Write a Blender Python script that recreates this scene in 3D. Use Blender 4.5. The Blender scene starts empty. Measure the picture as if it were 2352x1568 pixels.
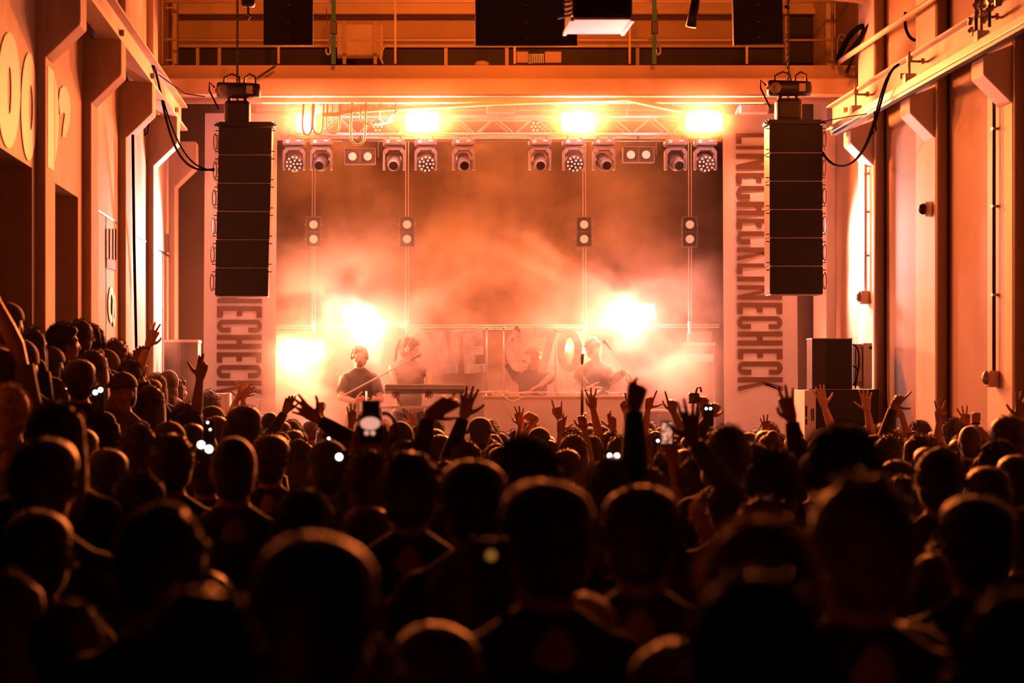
import bpy, bmesh, math, random
import numpy as np
from mathutils import Vector, Matrix, Quaternion, noise as mnoise
R = random.Random(7)
RAD = math.radians
SC = bpy.context.scene
COL = SC.collection

# ---------------------------------------------------------------- camera, exposure, world, main lights
F = 5200.0           # focal length in pixels of the 2352 wide frame
CX, CY = 865.0, 895.0  # vanishing point of the hall
CAMZ = 1.95
cd = bpy.data.cameras.new('camera')
cam = bpy.data.objects.new('camera', cd)
COL.objects.link(cam)
cam.location = (0, 0, CAMZ)
cam.rotation_euler = (RAD(90), 0, 0)
cd.sensor_width = 36.0
cd.lens = 36.0 * F / 2352.0
cd.shift_x = (1176 - CX) / 2352.0
cd.shift_y = (CY - 784) / 2352.0
cd.clip_end = 200
cd.dof.use_dof = True
cd.dof.focus_distance = 24.0
cd.dof.aperture_fstop = 3.0
SC.camera = cam
SC.view_settings.view_transform = 'Standard'
SC.view_settings.look = 'None'
SC.view_settings.gamma = 1.0
SC.view_settings.exposure = 0.0
SC.view_settings.use_curve_mapping = False
try:
    SC.cycles.use_denoising = True
    SC.cycles.max_bounces = 5
    SC.cycles.diffuse_bounces = 2
    SC.cycles.glossy_bounces = 2
    SC.cycles.transmission_bounces = 2
    SC.cycles.volume_bounces = 1
    SC.cycles.volume_step_rate = 1.0
    SC.cycles.volume_max_steps = 96
    SC.cycles.sample_clamp_indirect = 4.0
    SC.cycles.caustics_reflective = False
    SC.cycles.caustics_refractive = False
except Exception:
    pass
W = bpy.data.worlds.new('world'); SC.world = W
W.use_nodes = True
W.node_tree.nodes['Background'].inputs[0].default_value = (1.0, 0.2, 0.02, 1)
W.node_tree.nodes['Background'].inputs[1].default_value = 0.001

def P(px, py, Y):
    """the point that the photograph shows at px, py and that lies Y metres into the hall"""
    return Vector(((px - CX) * Y / F, Y, CAMZ - (py - CY) * Y / F))

HOT = (1.0, 0.255, 0.07)
MID = (1.0, 0.32, 0.14)
STR = (1.0, 0.185, 0.03)     # strobe panels: pinkish white
FLD = (1.0, 0.52, 0.50)
PNK = (1.0, 0.44, 0.64)
BLD = (1.0, 0.27, 0.14)
WSH = (1.0, 0.20, 0.035)
SPL = (1.0, 0.48, 0.36)
AMB = (1.0, 0.17, 0.015)    # orange wash
def area(loc, target, sx, sy, power, color, name, spread=180):
    l = bpy.data.lights.new(name, 'AREA'); l.shape = 'RECTANGLE'
    l.size = sx; l.size_y = sy; l.energy = power; l.color = color; l.spread = RAD(spread)
    o = bpy.data.objects.new(name, l); COL.objects.link(o); o.location = loc
    o.rotation_euler = (Vector(target) - Vector(loc)).to_track_quat('-Z', 'Y').to_euler()
    return o
def spot(loc, target, power, color, angle, name, blend=0.4, radius=0.05):
    l = bpy.data.lights.new(name, 'SPOT'); l.energy = power; l.color = color
    l.spot_size = RAD(angle); l.spot_blend = blend; l.shadow_soft_size = radius
    o = bpy.data.objects.new(name, l); COL.objects.link(o); o.location = loc
    o.rotation_euler = (Vector(target) - Vector(loc)).to_track_quat('-Z', 'Y').to_euler()
    return o
def point(loc, power, color, name, radius=0.06):
    l = bpy.data.lights.new(name, 'POINT'); l.energy = power; l.color = color; l.shadow_soft_size = radius
    o = bpy.data.objects.new(name, l); COL.objects.link(o); o.location = loc
    return o
YT = 26.0            # the lighting truss
YB = 25.4            # the bridge
PANELS = [(703, 283, 0.20), (970, 281, 0.36), (1328, 281, 0.36), (1617, 281, 0.40)]
for (px, py, w) in PANELS:
    c = P(px, py, YT - 0.24)
    area(c, c + Vector((0, -10, -2.2)), w, 0.19, 400 * w / 0.38, STR, 'strobe_light')
    point(c + Vector((0, -0.12, 0)), 14, PNK, 'strobe_spill', 0.09)  # added point light for the pink halo around each strobe
c = P(703, 803, 27.1)
area(c, c + Vector((0, -10, 0.3)), 0.40, 0.2, 200, HOT, 'strobe_light')
point(c + Vector((0, -0.1, 0)), 12, PNK, 'strobe_spill', 0.1)  # extra halo light for the low strobe, no fixture of its own
for px in (806, 843, 1450, 1486):
    c = P(px, 718, 27.5)
    spot(c, c + Vector((0.1, -10, 1.2)), 170 if px < 1000 else 210, BLD, 125, 'blinder_light', 0.8, 0.08)
    point(c + Vector((0, -0.08, 0)), 10 if px < 1000 else 17, PNK, 'blinder_spill', 0.08)  # added pink light that whitens the glow close to the lamps
spot(P(1467, 715, 27.3), P(1250, 860, 26.0), 680, BLD, 120, 'haze_fill', 1.0, 0.1)  # added fill spots that brighten the haze around the blinders
spot(P(1467, 715, 27.3), P(1640, 860, 26.4), 560, BLD, 100, 'haze_fill', 1.0, 0.1)
spot(P(824, 718, 27.3), P(900, 850, 26.0), 400, BLD, 120, 'haze_fill', 1.0, 0.1)
for px in (560, 1745):
    spot(P(px, 245, 25.5), P(px, 560, 26.5), 85, MID, 70, 'banner_fill', 0.9, 0.05)  # added unseen spots that lift the banner fabric
for x, pw in ((0.1, 210), (1.6, 190), (3.0, 170)):
    spot((x, 25.15, 5.1), (x, 26.9, 2.2), pw, MID, 62, 'stage_front_fill', 0.9, 0.06)  # added front fill for performers and foil letters
# narrow rays fanning out of the lit blinder on the house right
for dx, dz, pw in ((-0.75, 0.45, 500), (-0.55, 0.62, 420), (-0.95, 0.36, 420), (-0.32, 0.75, 240), (0.75, -0.42, 300), (0.5, -0.62, 240)):
    c = P(1467, 715, 27.45)
    spot(c, c + Vector((dx, -0.55, dz)), pw * 4.5, MID, 7, 'ray_light', 0.8, 0.02)
# added unseen lights behind the speaker columns that burn out the walls
for x, tx, pw in ((-1.52, -2.35, 420), (4.81, 5.35, 420)):
    for z in (3.35, 3.9):
        spot((x, 26.0, z), (tx, 24.0, z - 0.9), pw, FLD, 125, 'side_fill', 0.7, 0.1)
# orange house wash on bridge and upper gallery; added spots at the strobes that rim-light the crowd
for x in (0.0, 3.0):
    spot((x, 16.5, 7.3), (x, 26.2, 6.3), 1900, AMB, 42, 'house_wash', 0.8, 0.3)
for (px, py, w) in PANELS[1:]:
    c = P(px, py, YT - 0.3)
    spot(c, (c.x * 0.6 + 0.4, 12.0, 1.4), 9500, STR, 46, 'crowd_rim_fill', 1.0, 0.12)
area((1.5, 26.2, 4.4), (1.5, 25.9, 9), 5.0, 0.25, 25, HOT, 'truss_up_wash')
for x in (-0.2, 1.3, 2.8):
    area((x, 28.7, 5.1), (x, 28.2, 0), 1.6, 0.8, 120, WSH, 'haze_overhead_fill')  # added area lights overhead that light the haze more evenly

# ---------------------------------------------------------------- helpers
MATS = {}
def mat(name, col, rough=0.6, metal=0.0, var=0.12, scale=6.0, bump=0.0, emit=None, estr=0.0, sheen=0.0, stretch=None):
    if name in MATS: return MATS[name]
    m = bpy.data.materials.new(name); m.use_nodes = True
    nt = m.node_tree; b = nt.nodes['Principled BSDF']
    b.inputs['Roughness'].default_value = rough; b.inputs['Metallic'].default_value = metal
    b.inputs['Base Color'].default_value = (*col, 1)
    if sheen:
        b.inputs['Sheen Weight'].default_value = sheen
        b.inputs['Sheen Roughness'].default_value = 0.35
    if emit:
        b.inputs['Emission Color'].default_value = (*emit, 1); b.inputs['Emission Strength'].default_value = estr
        m.cycles.emission_sampling = 'NONE'
    if var:
        tc = nt.nodes.new('ShaderNodeTexCoord'); mp = nt.nodes.new('ShaderNodeMapping')
        n = nt.nodes.new('ShaderNodeTexNoise'); r = nt.nodes.new('ShaderNodeValToRGB')
        nt.links.new(tc.outputs['Object'], mp.inputs[0]); nt.links.new(mp.outputs[0], n.inputs['Vector'])
        if stretch: mp.inputs['Scale'].default_value = stretch
        n.inputs['Scale'].default_value = scale; n.inputs['Detail'].default_value = 4
        r.color_ramp.elements[0].position = 0.3; r.color_ramp.elements[1].position = 0.7
        r.color_ramp.elements[0].color = (*[max(0, c * (1 - var)) for c in col], 1)
        r.color_ramp.elements[1].color = (*[min(1, c * (1 + var)) for c in col], 1)
        nt.links.new(n.outputs[0], r.inputs[0]); nt.links.new(r.outputs[0], b.inputs['Base Color'])
        if bump:
            bp = nt.nodes.new('ShaderNodeBump'); bp.inputs['Strength'].default_value = bump; bp.inputs['Distance'].default_value = 0.02
            nt.links.new(n.outputs[0], bp.inputs['Height']); nt.links.new(bp.outputs[0], b.inputs['Normal'])
    MATS[name] = m
    return m

class MB:
    def __init__(s): s.v = []; s.f = []
    def add(s, vs, fs):
        o = len(s.v); s.v += [tuple(v) for v in vs]; s.f += [tuple(i + o for i in f) for f in fs]; return s
    def box(s, c, d, rot=None):
        hx, hy, hz = d[0] / 2, d[1] / 2, d[2] / 2
        vs = [Vector((x, y, z)) for x in (-hx, hx) for y in (-hy, hy) for z in (-hz, hz)]
        if rot is not None: vs = [rot @ v for v in vs]
        c = Vector(c)
        return s.add([v + c for v in vs], [(0, 1, 3, 2), (4, 6, 7, 5), (0, 4, 5, 1), (2, 3, 7, 6), (0, 2, 6, 4), (1, 5, 7, 3)])
    def bb(s, x0, x1, y0, y1, z0, z1):
        return s.box(((x0 + x1) / 2, (y0 + y1) / 2, (z0 + z1) / 2), (abs(x1 - x0), abs(y1 - y0), abs(z1 - z0)))
    def tube(s, pts, r, n=8, caps=True):
        pts = [Vector(p) for p in pts]; rs = r if isinstance(r, (list, tuple)) else [r] * len(pts)
        rings = []; prev = None
        for i, p in enumerate(pts):
            t = (pts[min(i + 1, len(pts) - 1)] - pts[max(i - 1, 0)])
            if t.length < 1e-9: t = Vector((0, 0, 1))
            t.normalize()
            if prev is None:
                a = Vector((0, 0, 1)) if abs(t.z) < 0.9 else Vector((1, 0, 0))
                u = t.cross(a).normalized()
            else:
                u = (prev - t * prev.dot(t))
                u = u.normalized() if u.length > 1e-6 else t.orthogonal().normalized()
            w = t.cross(u); prev = u
            rings.append([p + (u * math.cos(2 * math.pi * k / n) + w * math.sin(2 * math.pi * k / n)) * rs[i] for k in range(n)])
        vs = [v for ring in rings for v in ring]; fs = []
        for i in range(len(pts) - 1):
            for k in range(n):
                a = i * n + k; b = i * n + (k + 1) % n
                fs.append((a, b, b + n, a + n))
        if caps:
            fs.append(tuple(range(n - 1, -1, -1))); m = (len(pts) - 1) * n
            fs.append(tuple(m + k for k in range(n)))
        return s.add(vs, fs)
    def capsule(s, p0, p1, r0, r1, n=12, m=4):
        p0 = Vector(p0); p1 = Vector(p1); t = (p1 - p0); L = t.length
        t = t.normalized() if L > 1e-7 else Vector((0, 0, 1))
        pts = []; rs = []
        for i in range(m + 1):
            a = -math.pi / 2 + (math.pi / 2) * i / m
            pts.append(p0 + t * (r0 * math.sin(a))); rs.append(max(r0 * math.cos(a), r0 * 0.02))
        for i in range(m + 1):
            a = (math.pi / 2) * i / m
            pts.append(p1 + t * (r1 * math.sin(a))); rs.append(max(r1 * math.cos(a), r1 * 0.02))
        u = t.orthogonal().normalized(); w = t.cross(u)
        vs = []; fs = []
        for p, r in zip(pts, rs):
            vs += [p + (u * math.cos(2 * math.pi * k / n) + w * math.sin(2 * math.pi * k / n)) * r for k in range(n)]
        for i in range(len(pts) - 1):
            for k in range(n):
                a = i * n + k; b = i * n + (k + 1) % n
                fs.append((a, b, b + n, a + n))
        fs.append(tuple(range(n - 1, -1, -1))); q = (len(pts) - 1) * n; fs.append(tuple(q + k for k in range(n)))
        return s.add(vs, fs)
    def ell(s, c, r, n=16, m=10, rot=None, zmin=-1.0):
        c = Vector(c); vs = []; fs = []
        for i in range(m + 1):
            a = -math.pi / 2 + math.pi * i / m
            for k in range(n):
                b = 2 * math.pi * k / n
                ca = max(math.cos(a), 0.01)
                v = Vector((r[0] * ca * math.cos(b), r[1] * ca * math.sin(b), r[2] * max(math.sin(a), zmin)))
                if rot is not None: v = rot @ v
                vs.append(c + v)
        for i in range(m):
            for k in range(n):
                a = i * n + k; b = i * n + (k + 1) % n
                fs.append((a, b, b + n, a + n))
        fs.append(tuple(range(n - 1, -1, -1))); q = m * n; fs.append(tuple(q + k for k in range(n)))
        return s.add(vs, fs)
    def prism(s, poly, fn, a, b):
        """poly: 2D outline; fn(u, v, w) -> point; extruded from w=a to w=b"""
        n = len(poly)
        vs = [fn(u, v, a) for u, v in poly] + [fn(u, v, b) for u, v in poly]
        fs = [tuple(range(n - 1, -1, -1)), tuple(range(n, 2 * n))]
        for i in range(n):
            j = (i + 1) % n; fs.append((i, j, j + n, i + n))
        return s.add(vs, fs)
    def band(s, A, B, fn, a, b):
        """a closed or open strip between two outlines of equal length, extruded"""
        for i in range(len(A) - 1):
            s.prism([A[i], A[i + 1], B[i + 1], B[i]], fn, a, b)
        return s
    def mesh(s, name, smooth=False, fix=True):
        me = bpy.data.meshes.new(name); me.from_pydata(s.v, [], s.f)
        if fix:
            bm = bmesh.new(); bm.from_mesh(me)
            bmesh.ops.recalc_face_normals(bm, faces=bm.faces); bm.to_mesh(me); bm.free()
        if smooth: me.polygons.foreach_set('use_smooth', [True] * len(me.polygons))
        me.update(); return me
    def build(s, name, m, parent=None, smooth=False, bev=0, label=None, loc=None):
        me = s.mesh(name, smooth)
        if loc is not None:
            me.transform(Matrix.Translation(-Vector(loc)))
        o = bpy.data.objects.new(name, me); COL.objects.link(o); me.materials.append(m)
        if loc is not None: o.location = loc
        if parent is not None:
            o.parent = parent
            if loc is not None: o.location = Vector(loc)
        if bev:
            b = o.modifiers.new('bevel', 'BEVEL'); b.width = bev; b.segments = 2; b.limit_method = 'ANGLE'
        if smooth == 'auto': pass
        if label: o['label'] = label
        return o

def tag(o, label, cat, group=None, kind=None):
    o['label'] = label; o['category'] = cat
    if group: o['group'] = group
    if kind: o['kind'] = kind
    return o
def thing(name, loc, label, cat, group=None, rz=0):
    o = bpy.data.objects.new(name, None); COL.objects.link(o); o.location = loc; o.rotation_euler = (0, 0, rz)
    o.empty_display_size = 0.1
    return tag(o, label, cat, group)
def struct(o):
    o['kind'] = 'structure'; return o
def copy_tree(o, parent=None):
    c = o.copy(); COL.objects.link(c); c.parent = parent
    for ch in list(o.children): copy_tree(ch, c)
    return c
def arc(c, r, a0, a1, n=16):
    return [(c[0] + r[0] * math.cos(RAD(a0 + (a1 - a0) * i / n)), c[1] + r[1] * math.sin(RAD(a0 + (a1 - a0) * i / n))) for i in range(n + 1)]

# ---------------------------------------------------------------- materials
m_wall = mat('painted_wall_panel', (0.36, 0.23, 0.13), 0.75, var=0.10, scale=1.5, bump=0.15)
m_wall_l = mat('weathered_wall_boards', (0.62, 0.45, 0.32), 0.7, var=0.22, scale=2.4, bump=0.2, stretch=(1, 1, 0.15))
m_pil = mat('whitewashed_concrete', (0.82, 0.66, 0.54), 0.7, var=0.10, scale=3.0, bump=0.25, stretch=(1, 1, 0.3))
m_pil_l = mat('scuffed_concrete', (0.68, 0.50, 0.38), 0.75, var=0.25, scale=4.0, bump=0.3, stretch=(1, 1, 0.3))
m_beam = mat('painted_steel_beam', (0.74, 0.56, 0.42), 0.5, var=0.10, scale=3.0)
m_conc = mat('pale_concrete', (0.62, 0.46, 0.34), 0.8, var=0.08, scale=2.0, bump=0.15)
m_backw = mat('dark_stage_wall', (0.14, 0.09, 0.06), 0.85, var=0.1, scale=2.0)
m_floor = mat('hall_floor', (0.08, 0.07, 0.06), 0.7, var=0.2, scale=2)
m_ceil = mat('hall_ceiling', (0.05, 0.04, 0.035), 0.9, var=0.2, scale=1)
m_dark = mat('black_metal', (0.018, 0.014, 0.012), 0.45, 0.0, var=0.2, scale=8)
m_black = mat('black_speaker_grille', (0.02, 0.016, 0.012), 0.7, var=0.1, scale=30)
m_doord = mat('dark_door', (0.05, 0.035, 0.03), 0.7, var=0.2, scale=3)
m_cloth = mat('black_backdrop_cloth', (0.045, 0.028, 0.018), 0.95, var=0.2, scale=2.0, stretch=(3, 1, 0.2))
m_white = mat('white_plastic', (0.82, 0.78, 0.75), 0.4, var=0.05)
m_alu = mat('truss_aluminium', (0.75, 0.72, 0.70), 0.35, 0.6, var=0.06)
m_steel = mat('dull_steel', (0.35, 0.30, 0.27), 0.4, 0.7, var=0.1)
m_fix = mat('fixture_black_plastic', (0.06, 0.05, 0.045), 0.4, var=0.15)
m_fixg = mat('fixture_grey_plastic', (0.22, 0.19, 0.17), 0.4, var=0.1)
m_lens = mat('dark_lens_glass', (0.03, 0.02, 0.02), 0.08, var=0)
m_ref = mat('faint_glow_reflector', (0.85, 0.8, 0.75), 0.3, 0.2, var=0.05, emit=(1, 0.42, 0.25), estr=0.45)  # unlit lamps given a faint glow in place of caught light
m_glow = mat('lit_lamp_face', (1, 0.9, 0.85), 0.4, var=0, emit=(1, 0.86, 0.88), estr=30)
m_led = mat('phone_torch', (1, 0.95, 0.9), 0.4, var=0, emit=(1, 0.86, 0.74), estr=7)
m_red = mat('red_indicator', (1, 0.2, 0.1), 0.4, var=0, emit=(1, 0.12, 0.05), estr=8)
m_scr = mat('phone_screen', (0.3, 0.2, 0.15), 0.2, var=0, emit=(1, 0.40, 0.26), estr=0.6)
def screen_picture():
    nt = m_scr.node_tree; tc = nt.nodes.new('ShaderNodeTexCoord'); n = nt.nodes.new('ShaderNodeTexNoise'); r = nt.nodes.new('ShaderNodeMapRange')
    n.inputs['Scale'].default_value = 55; n.inputs['Detail'].default_value = 2; nt.links.new(tc.outputs['Object'], n.inputs['Vector']); nt.links.new(n.outputs[0], r.inputs[0])
    for i, v in enumerate((0.38, 0.62, 0.12, 1.1)): r.inputs[1 + i].default_value = v
    nt.links.new(r.outputs[0], nt.nodes['Principled BSDF'].inputs['Emission Strength'])
screen_picture()
m_pale = mat('pale_glow_reflection', (0.6, 0.4, 0.3), 0.2, var=0, emit=(1, 0.45, 0.32), estr=0.8)  # reflection and glints put in as a glow of the surface
m_ban = mat('banner_fabric', (0.80, 0.72, 0.68), 0.85, var=0.05, scale=2)
m_ink = mat('banner_lettering', (0.15, 0.065, 0.03), 0.85, var=0.04, scale=2)
m_paint = mat('white_wall_lettering', (0.95, 0.88, 0.82), 0.6, var=0.04, scale=2)
m_cable = mat('black_cable', (0.008, 0.006, 0.005), 1.0, var=0)
m_cable.node_tree.nodes['Principled BSDF'].inputs['Specular IOR Level'].default_value = 0.05
m_amber = mat('amber_indicator', (0.5, 0.3, 0.1), 0.4, var=0, emit=(1, 0.4, 0.06), estr=0.45)
m_cablew = mat('pale_cable', (0.75, 0.68, 0.62), 0.5, var=0)
m_strap = mat('green_strap', (0.06, 0.22, 0.10), 0.7, var=0.1)
m_wood = mat('plain_board', (0.78, 0.62, 0.48), 0.7, var=0.12, scale=5)
m_foil = mat('silver_foil', (0.92, 0.88, 0.85), 0.35, 0.2, var=0.25, scale=9, bump=0.8)
m_skin = mat('skin', (0.32, 0.16, 0.10), 0.5, var=0.08, scale=12)
m_skinl = mat('pale_skin', (0.62, 0.38, 0.27), 0.5, var=0.06, scale=12)
m_hair = mat('dark_hair', (0.055, 0.030, 0.016), 0.55, var=0.3, scale=25, sheen=0.8)
m_hairb = mat('brown_hair', (0.12, 0.06, 0.03), 0.55, var=0.3, scale=25, sheen=0.8)
m_hairl = mat('blond_hair', (0.45, 0.28, 0.14), 0.55, var=0.25, scale=25, sheen=0.8)
m_capm = mat('cap_cloth', (0.08, 0.05, 0.04), 0.8, var=0.15, scale=10, sheen=0.2)
SH = {
 'black': mat('black_shirt', (0.02, 0.015, 0.012), 0.85, var=0.2, scale=10, sheen=0.2),
 'dark': mat('dark_shirt', (0.05, 0.035, 0.03), 0.85, var=0.2, scale=10, sheen=0.2),
 'grey': mat('grey_shirt', (0.14, 0.11, 0.10), 0.85, var=0.15, scale=10),
 'white': mat('pale_shirt', (0.40, 0.34, 0.30), 0.85, var=0.08, scale=10),
}
m_trou = mat('dark_trousers', (0.03, 0.025, 0.025), 0.9, var=0.2, scale=10)
m_mirror = mat('mirror_fan_board', (0.5, 0.4, 0.3), 0.5, var=0.1)

# ---------------------------------------------------------------- haze over the stage
def haze():
    x0, x1, y0, y1, z0, z1 = -2.0, 4.95, 24.95, 29.66, 0.75, 5.42
    o = MB().bb(x0, x1, y0, y1, z0, z1).build('stage_haze', None)
    o.data.materials.clear()
    m = bpy.data.materials.new('stage_haze'); m.use_nodes = True; nt = m.node_tree
    nt.nodes.clear(); N = nt.nodes.new; Lk = nt.links.new
    out = N('ShaderNodeOutputMaterial'); vol = N('ShaderNodeVolumePrincipled')
    vol.inputs['Color'].default_value = (1.0, 0.88, 0.84, 1); vol.inputs['Anisotropy'].default_value = 0.35
    geo = N('ShaderNodeTexCoord'); sep = N('ShaderNodeSeparateXYZ'); Lk(geo.outputs['Object'], sep.inputs[0])
    n1 = N('ShaderNodeTexNoise'); n1.inputs['Scale'].default_value = 1.05; n1.inputs['Detail'].default_value = 5; n1.inputs['Roughness'].default_value = 0.6
    mp = N('ShaderNodeMapping'); mp.inputs['Location'].default_value = (3.1, 0.7, 1.9); mp.inputs['Scale'].default_value = (1, 0.8, 1.15)
    Lk(geo.outputs['Object'], mp.inputs[0]); Lk(mp.outputs[0], n1.inputs['Vector'])
    def mr(src, a, b, c, d):
        q = N('ShaderNodeMapRange'); q.interpolation_type = 'SMOOTHSTEP'
        for i, v in enumerate((a, b, c, d)): q.inputs[1 + i].default_value = v
        Lk(src, q.inputs[0]); return q.outputs[0]
    def mul(a, b, op='MULTIPLY'):
        q = N('ShaderNodeMath'); q.operation = op
        for i, s in enumerate((a, b)):
            if isinstance(s, float): q.inputs[i].default_value = s
            else: Lk(s, q.inputs[i])
        return q.outputs[0]
    cloud = mr(n1.outputs[0], 0.45, 0.58, 0.12, 1.0)
    vert = mr(sep.outputs['Z'], 2.1, 4.3, 1.0, 0.06)
    layer = mul(mr(sep.outputs['Z'], 4.7, 5.0, 0.0, 0.13), mr(sep.outputs['Y'], 26.1, 26.7, 1.0, 0.0))        # thick low down, thin under the truss
    edge = mul(mr(sep.outputs['X'], x0, x0 + 1.0, 0.0, 1.0), mr(sep.outputs['X'], x1 - 1.35, x1 - 0.7, 1.0, 0.05))
    layer = mul(layer, edge)
    edge = mul(edge, mr(sep.outputs['Y'], y0 + 0.75, y0 + 1.95, 0.0, 1.0))
    top = mr(sep.outputs['Z'], z1 - 0.1, z1, 1.0, 0.0)
    d = mul(mul(mul(mul(cloud, vert), edge), layer, 'ADD'), top)
    dens = mul(d, HAZE_D)
    Lk(dens, vol.inputs['Density']); Lk(vol.outputs[0], out.inputs['Volume'])
    m.cycles.volume_step_rate = 1.0
    o.data.materials.append(m)
    tag(o, 'drifting haze hanging over the stage, lit by the lamps', 'haze', kind='stuff')
HAZE_D = 1.0
haze()
# ---------------------------------------------------------------- setting
XL, XR = -2.44, 5.39
def sb(name, m, boxes, bev=0):
    b = MB()
    for q in boxes: b.bb(*q)
    return struct(b.build(name, m, bev=bev))
sb('floor', m_floor, [(-3.6, 6.2, -2, 31, -0.2, 0)])
sb('ceiling', m_ceil, [(-3.6, 6.2, 8, 31, 7.8, 8.0)])
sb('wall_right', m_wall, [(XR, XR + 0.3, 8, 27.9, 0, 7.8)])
HEAD = 3.52
# left wall: two door openings, then flush panels with joints
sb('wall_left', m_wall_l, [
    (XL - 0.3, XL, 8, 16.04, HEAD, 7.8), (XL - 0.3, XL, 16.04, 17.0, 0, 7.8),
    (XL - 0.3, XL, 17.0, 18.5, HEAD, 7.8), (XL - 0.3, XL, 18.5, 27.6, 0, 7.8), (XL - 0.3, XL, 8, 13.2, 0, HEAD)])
for i, (a, b) in enumerate(((13.2, 16.04), (17.0, 18.5))):
    d = struct(MB().bb(XL - 0.36, XL - 0.26, a, b, 0, HEAD).build('door_%d' % (i + 1), m_doord))
    MB().bb(XL - 0.27, XL - 0.235, (a + b) / 2 - 0.01, (a + b) / 2 + 0.012, 0, HEAD).build('door_seam', m_dark, d)
    g = MB()
    for z in (0.9, 1.9, 2.9): g.bb(XL - 0.27, XL - 0.245, a, b, z, z + 0.02)
    g.build('door_rail', m_dark, d)
# joints of the flush panels
j = MB()
for (ya, yb) in ((19.4, 21.3), (22.0, 24.0), (24.6, 27.5)):
    j.bb(XL - 0.005, XL + 0.006, ya, yb, HEAD - 0.012, HEAD + 0.006)
for yy, top in ((20.4, HEAD), (25.75, HEAD), (23.95, 4.4)):
    j.bb(XL - 0.005, XL + 0.006, yy, yy + 0.02, 0, top)
struct(j.build('trim_1', m_dark))
tag(MB().bb(XL, XL + 0.03, 26.1, 26.3, 3.55, 3.75).build('wall_bracket', m_steel), 'small metal bracket on the bright left wall by the stage', 'bracket')
sb('wall_stage', m_backw, [(-3.2, -1.75, 27.6, 27.9, 0, 5.44), (4.75, 6.2, 27.6, 27.9, 0, 5.44)])
sb('wall_back', m_conc, [(-3.2, 6.2, 29.95, 30.2, 0, 5.5), (-3.2, 6.2, 27.6, 27.9, 5.55, 7.8)])
# fillet at the end of the left wall, in shade
bays = [8.3, 10.9, 13.55, 16.2, 18.8, 21.4, 24.05, 26.6]
n = 0
for i, y in enumerate(bays):
    for side in (-1, 1):
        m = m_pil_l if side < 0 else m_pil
        xi = -2.37 if side < 0 else 5.28
        xw = XL - 0.02 if side < 0 else XR + 0.02
        dep = 0.5 if side < 0 else 0.78
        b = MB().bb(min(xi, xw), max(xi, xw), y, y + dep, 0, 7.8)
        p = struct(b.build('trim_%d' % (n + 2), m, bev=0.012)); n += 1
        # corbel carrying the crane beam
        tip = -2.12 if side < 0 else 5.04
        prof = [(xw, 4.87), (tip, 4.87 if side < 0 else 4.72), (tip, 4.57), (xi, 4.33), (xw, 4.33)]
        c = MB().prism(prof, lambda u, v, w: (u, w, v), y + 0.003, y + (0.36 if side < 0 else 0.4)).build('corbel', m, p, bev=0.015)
# downpipe-like round edge on the near side of the right pilasters
for i, y in enumerate(bays[3:7]):
    pi = MB().tube([(5.325, y - 0.07, 0), (5.325, y - 0.07, 7.7)], 0.055, 12).build('drain_pipe', m_wall, smooth=True)
    tag(pi, ['round pipe beside the pilaster at the picture edge', 'round pipe beside the pilaster carrying the lower switch box', 'round pipe beside the pilaster with the dome camera',
             'round pipe beside the brightest pilaster, next to the stage'][i], 'pipe', 'vertical pipes on the right wall')

# crane beams
def ibeam(side):
    x = -2.2 if side < 0 else 5.12
    t = thing('crane_beam', (x, 17, 4.86), 'pale steel crane beam running along the %s wall' % ('left' if side < 0 else 'right'), 'beam', 'crane beams along both walls')
    def q(a): return a
    lz = 0.0 if side < 0 else -0.02
    MB().bb(-0.012, 0.012, -9, 8.37, 0.0, 0.26).build('web', m_beam, t)
    MB().bb(-0.08, 0.08, -9, 8.37, 0.245, 0.265).build('top_flange', m_beam, t)
    MB().bb(-0.08, 0.08, -9, 8.37, -0.01, 0.012).build('bottom_flange', m_beam, t)
    for k in range(7):
        y = -8 + 2.65 * k - 0.3
        MB().box((0.03 * -side, y, 0.13), (0.04, 0.05, 0.05)).build('bolt_plate', m_steel, t)
    return t
ibeam(-1); ibeam(1)
t = thing('conductor_rail', (4.93, 17, 4.72), 'bright square rail hung below the right crane beam', 'rail')
MB().bb(-0.045, 0.045, -9, 7.4, 0.0, 0.075).build('rail_tube', m_white, t, bev=0.006)
MB().bb(-0.03, 0.03, -9, 7.4, -0.03, 0.0).build('rail_slot', m_dark, t)
for y in (-6.6, -3.0, 1.45, 3.95, 6.3):
    MB().bb(-0.05, 0.05, y - 0.06, y + 0.06, 0.06, 0.15).build('clamp', m_white, t)
    MB().tube([(0, y, 0.1), (0, y, 0.36)], 0.012).tube([(0, y, 0.27), (0.24, y + 0.05, 0.27)], 0.012).box((0, y, 0.29), (0.04, 0.07, 0.05)).box((0.12, y, 0.27), (0.03, 0.05, 0.05)).build('hanger', m_steel, t)
# cluster of connectors
t = thing('connector_cluster', (4.9, 18.3, 4.85), 'cluster of dark clamps and connectors on the right crane rail', 'connector')
for k in range(14):
    a = Vector((R.uniform(-0.05, 0.05), R.uniform(-0.45, 0.35), R.uniform(0.02, 0.28)))
    MB().tube([a, a + Vector((R.uniform(-0.02, 0.1), R.uniform(-0.05, 0.05), R.uniform(0.02, 0.08)))], R.uniform(0.012, 0.022), 8).build('plug', m_steel, t)
MB().tube([(0.0, -0.2, 0), (0.0, -0.2, 0.36)], 0.014).tube([(0, 0.2, 0), (0, 0.2, 0.3)], 0.014).build('stems', m_dark, t)

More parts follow.
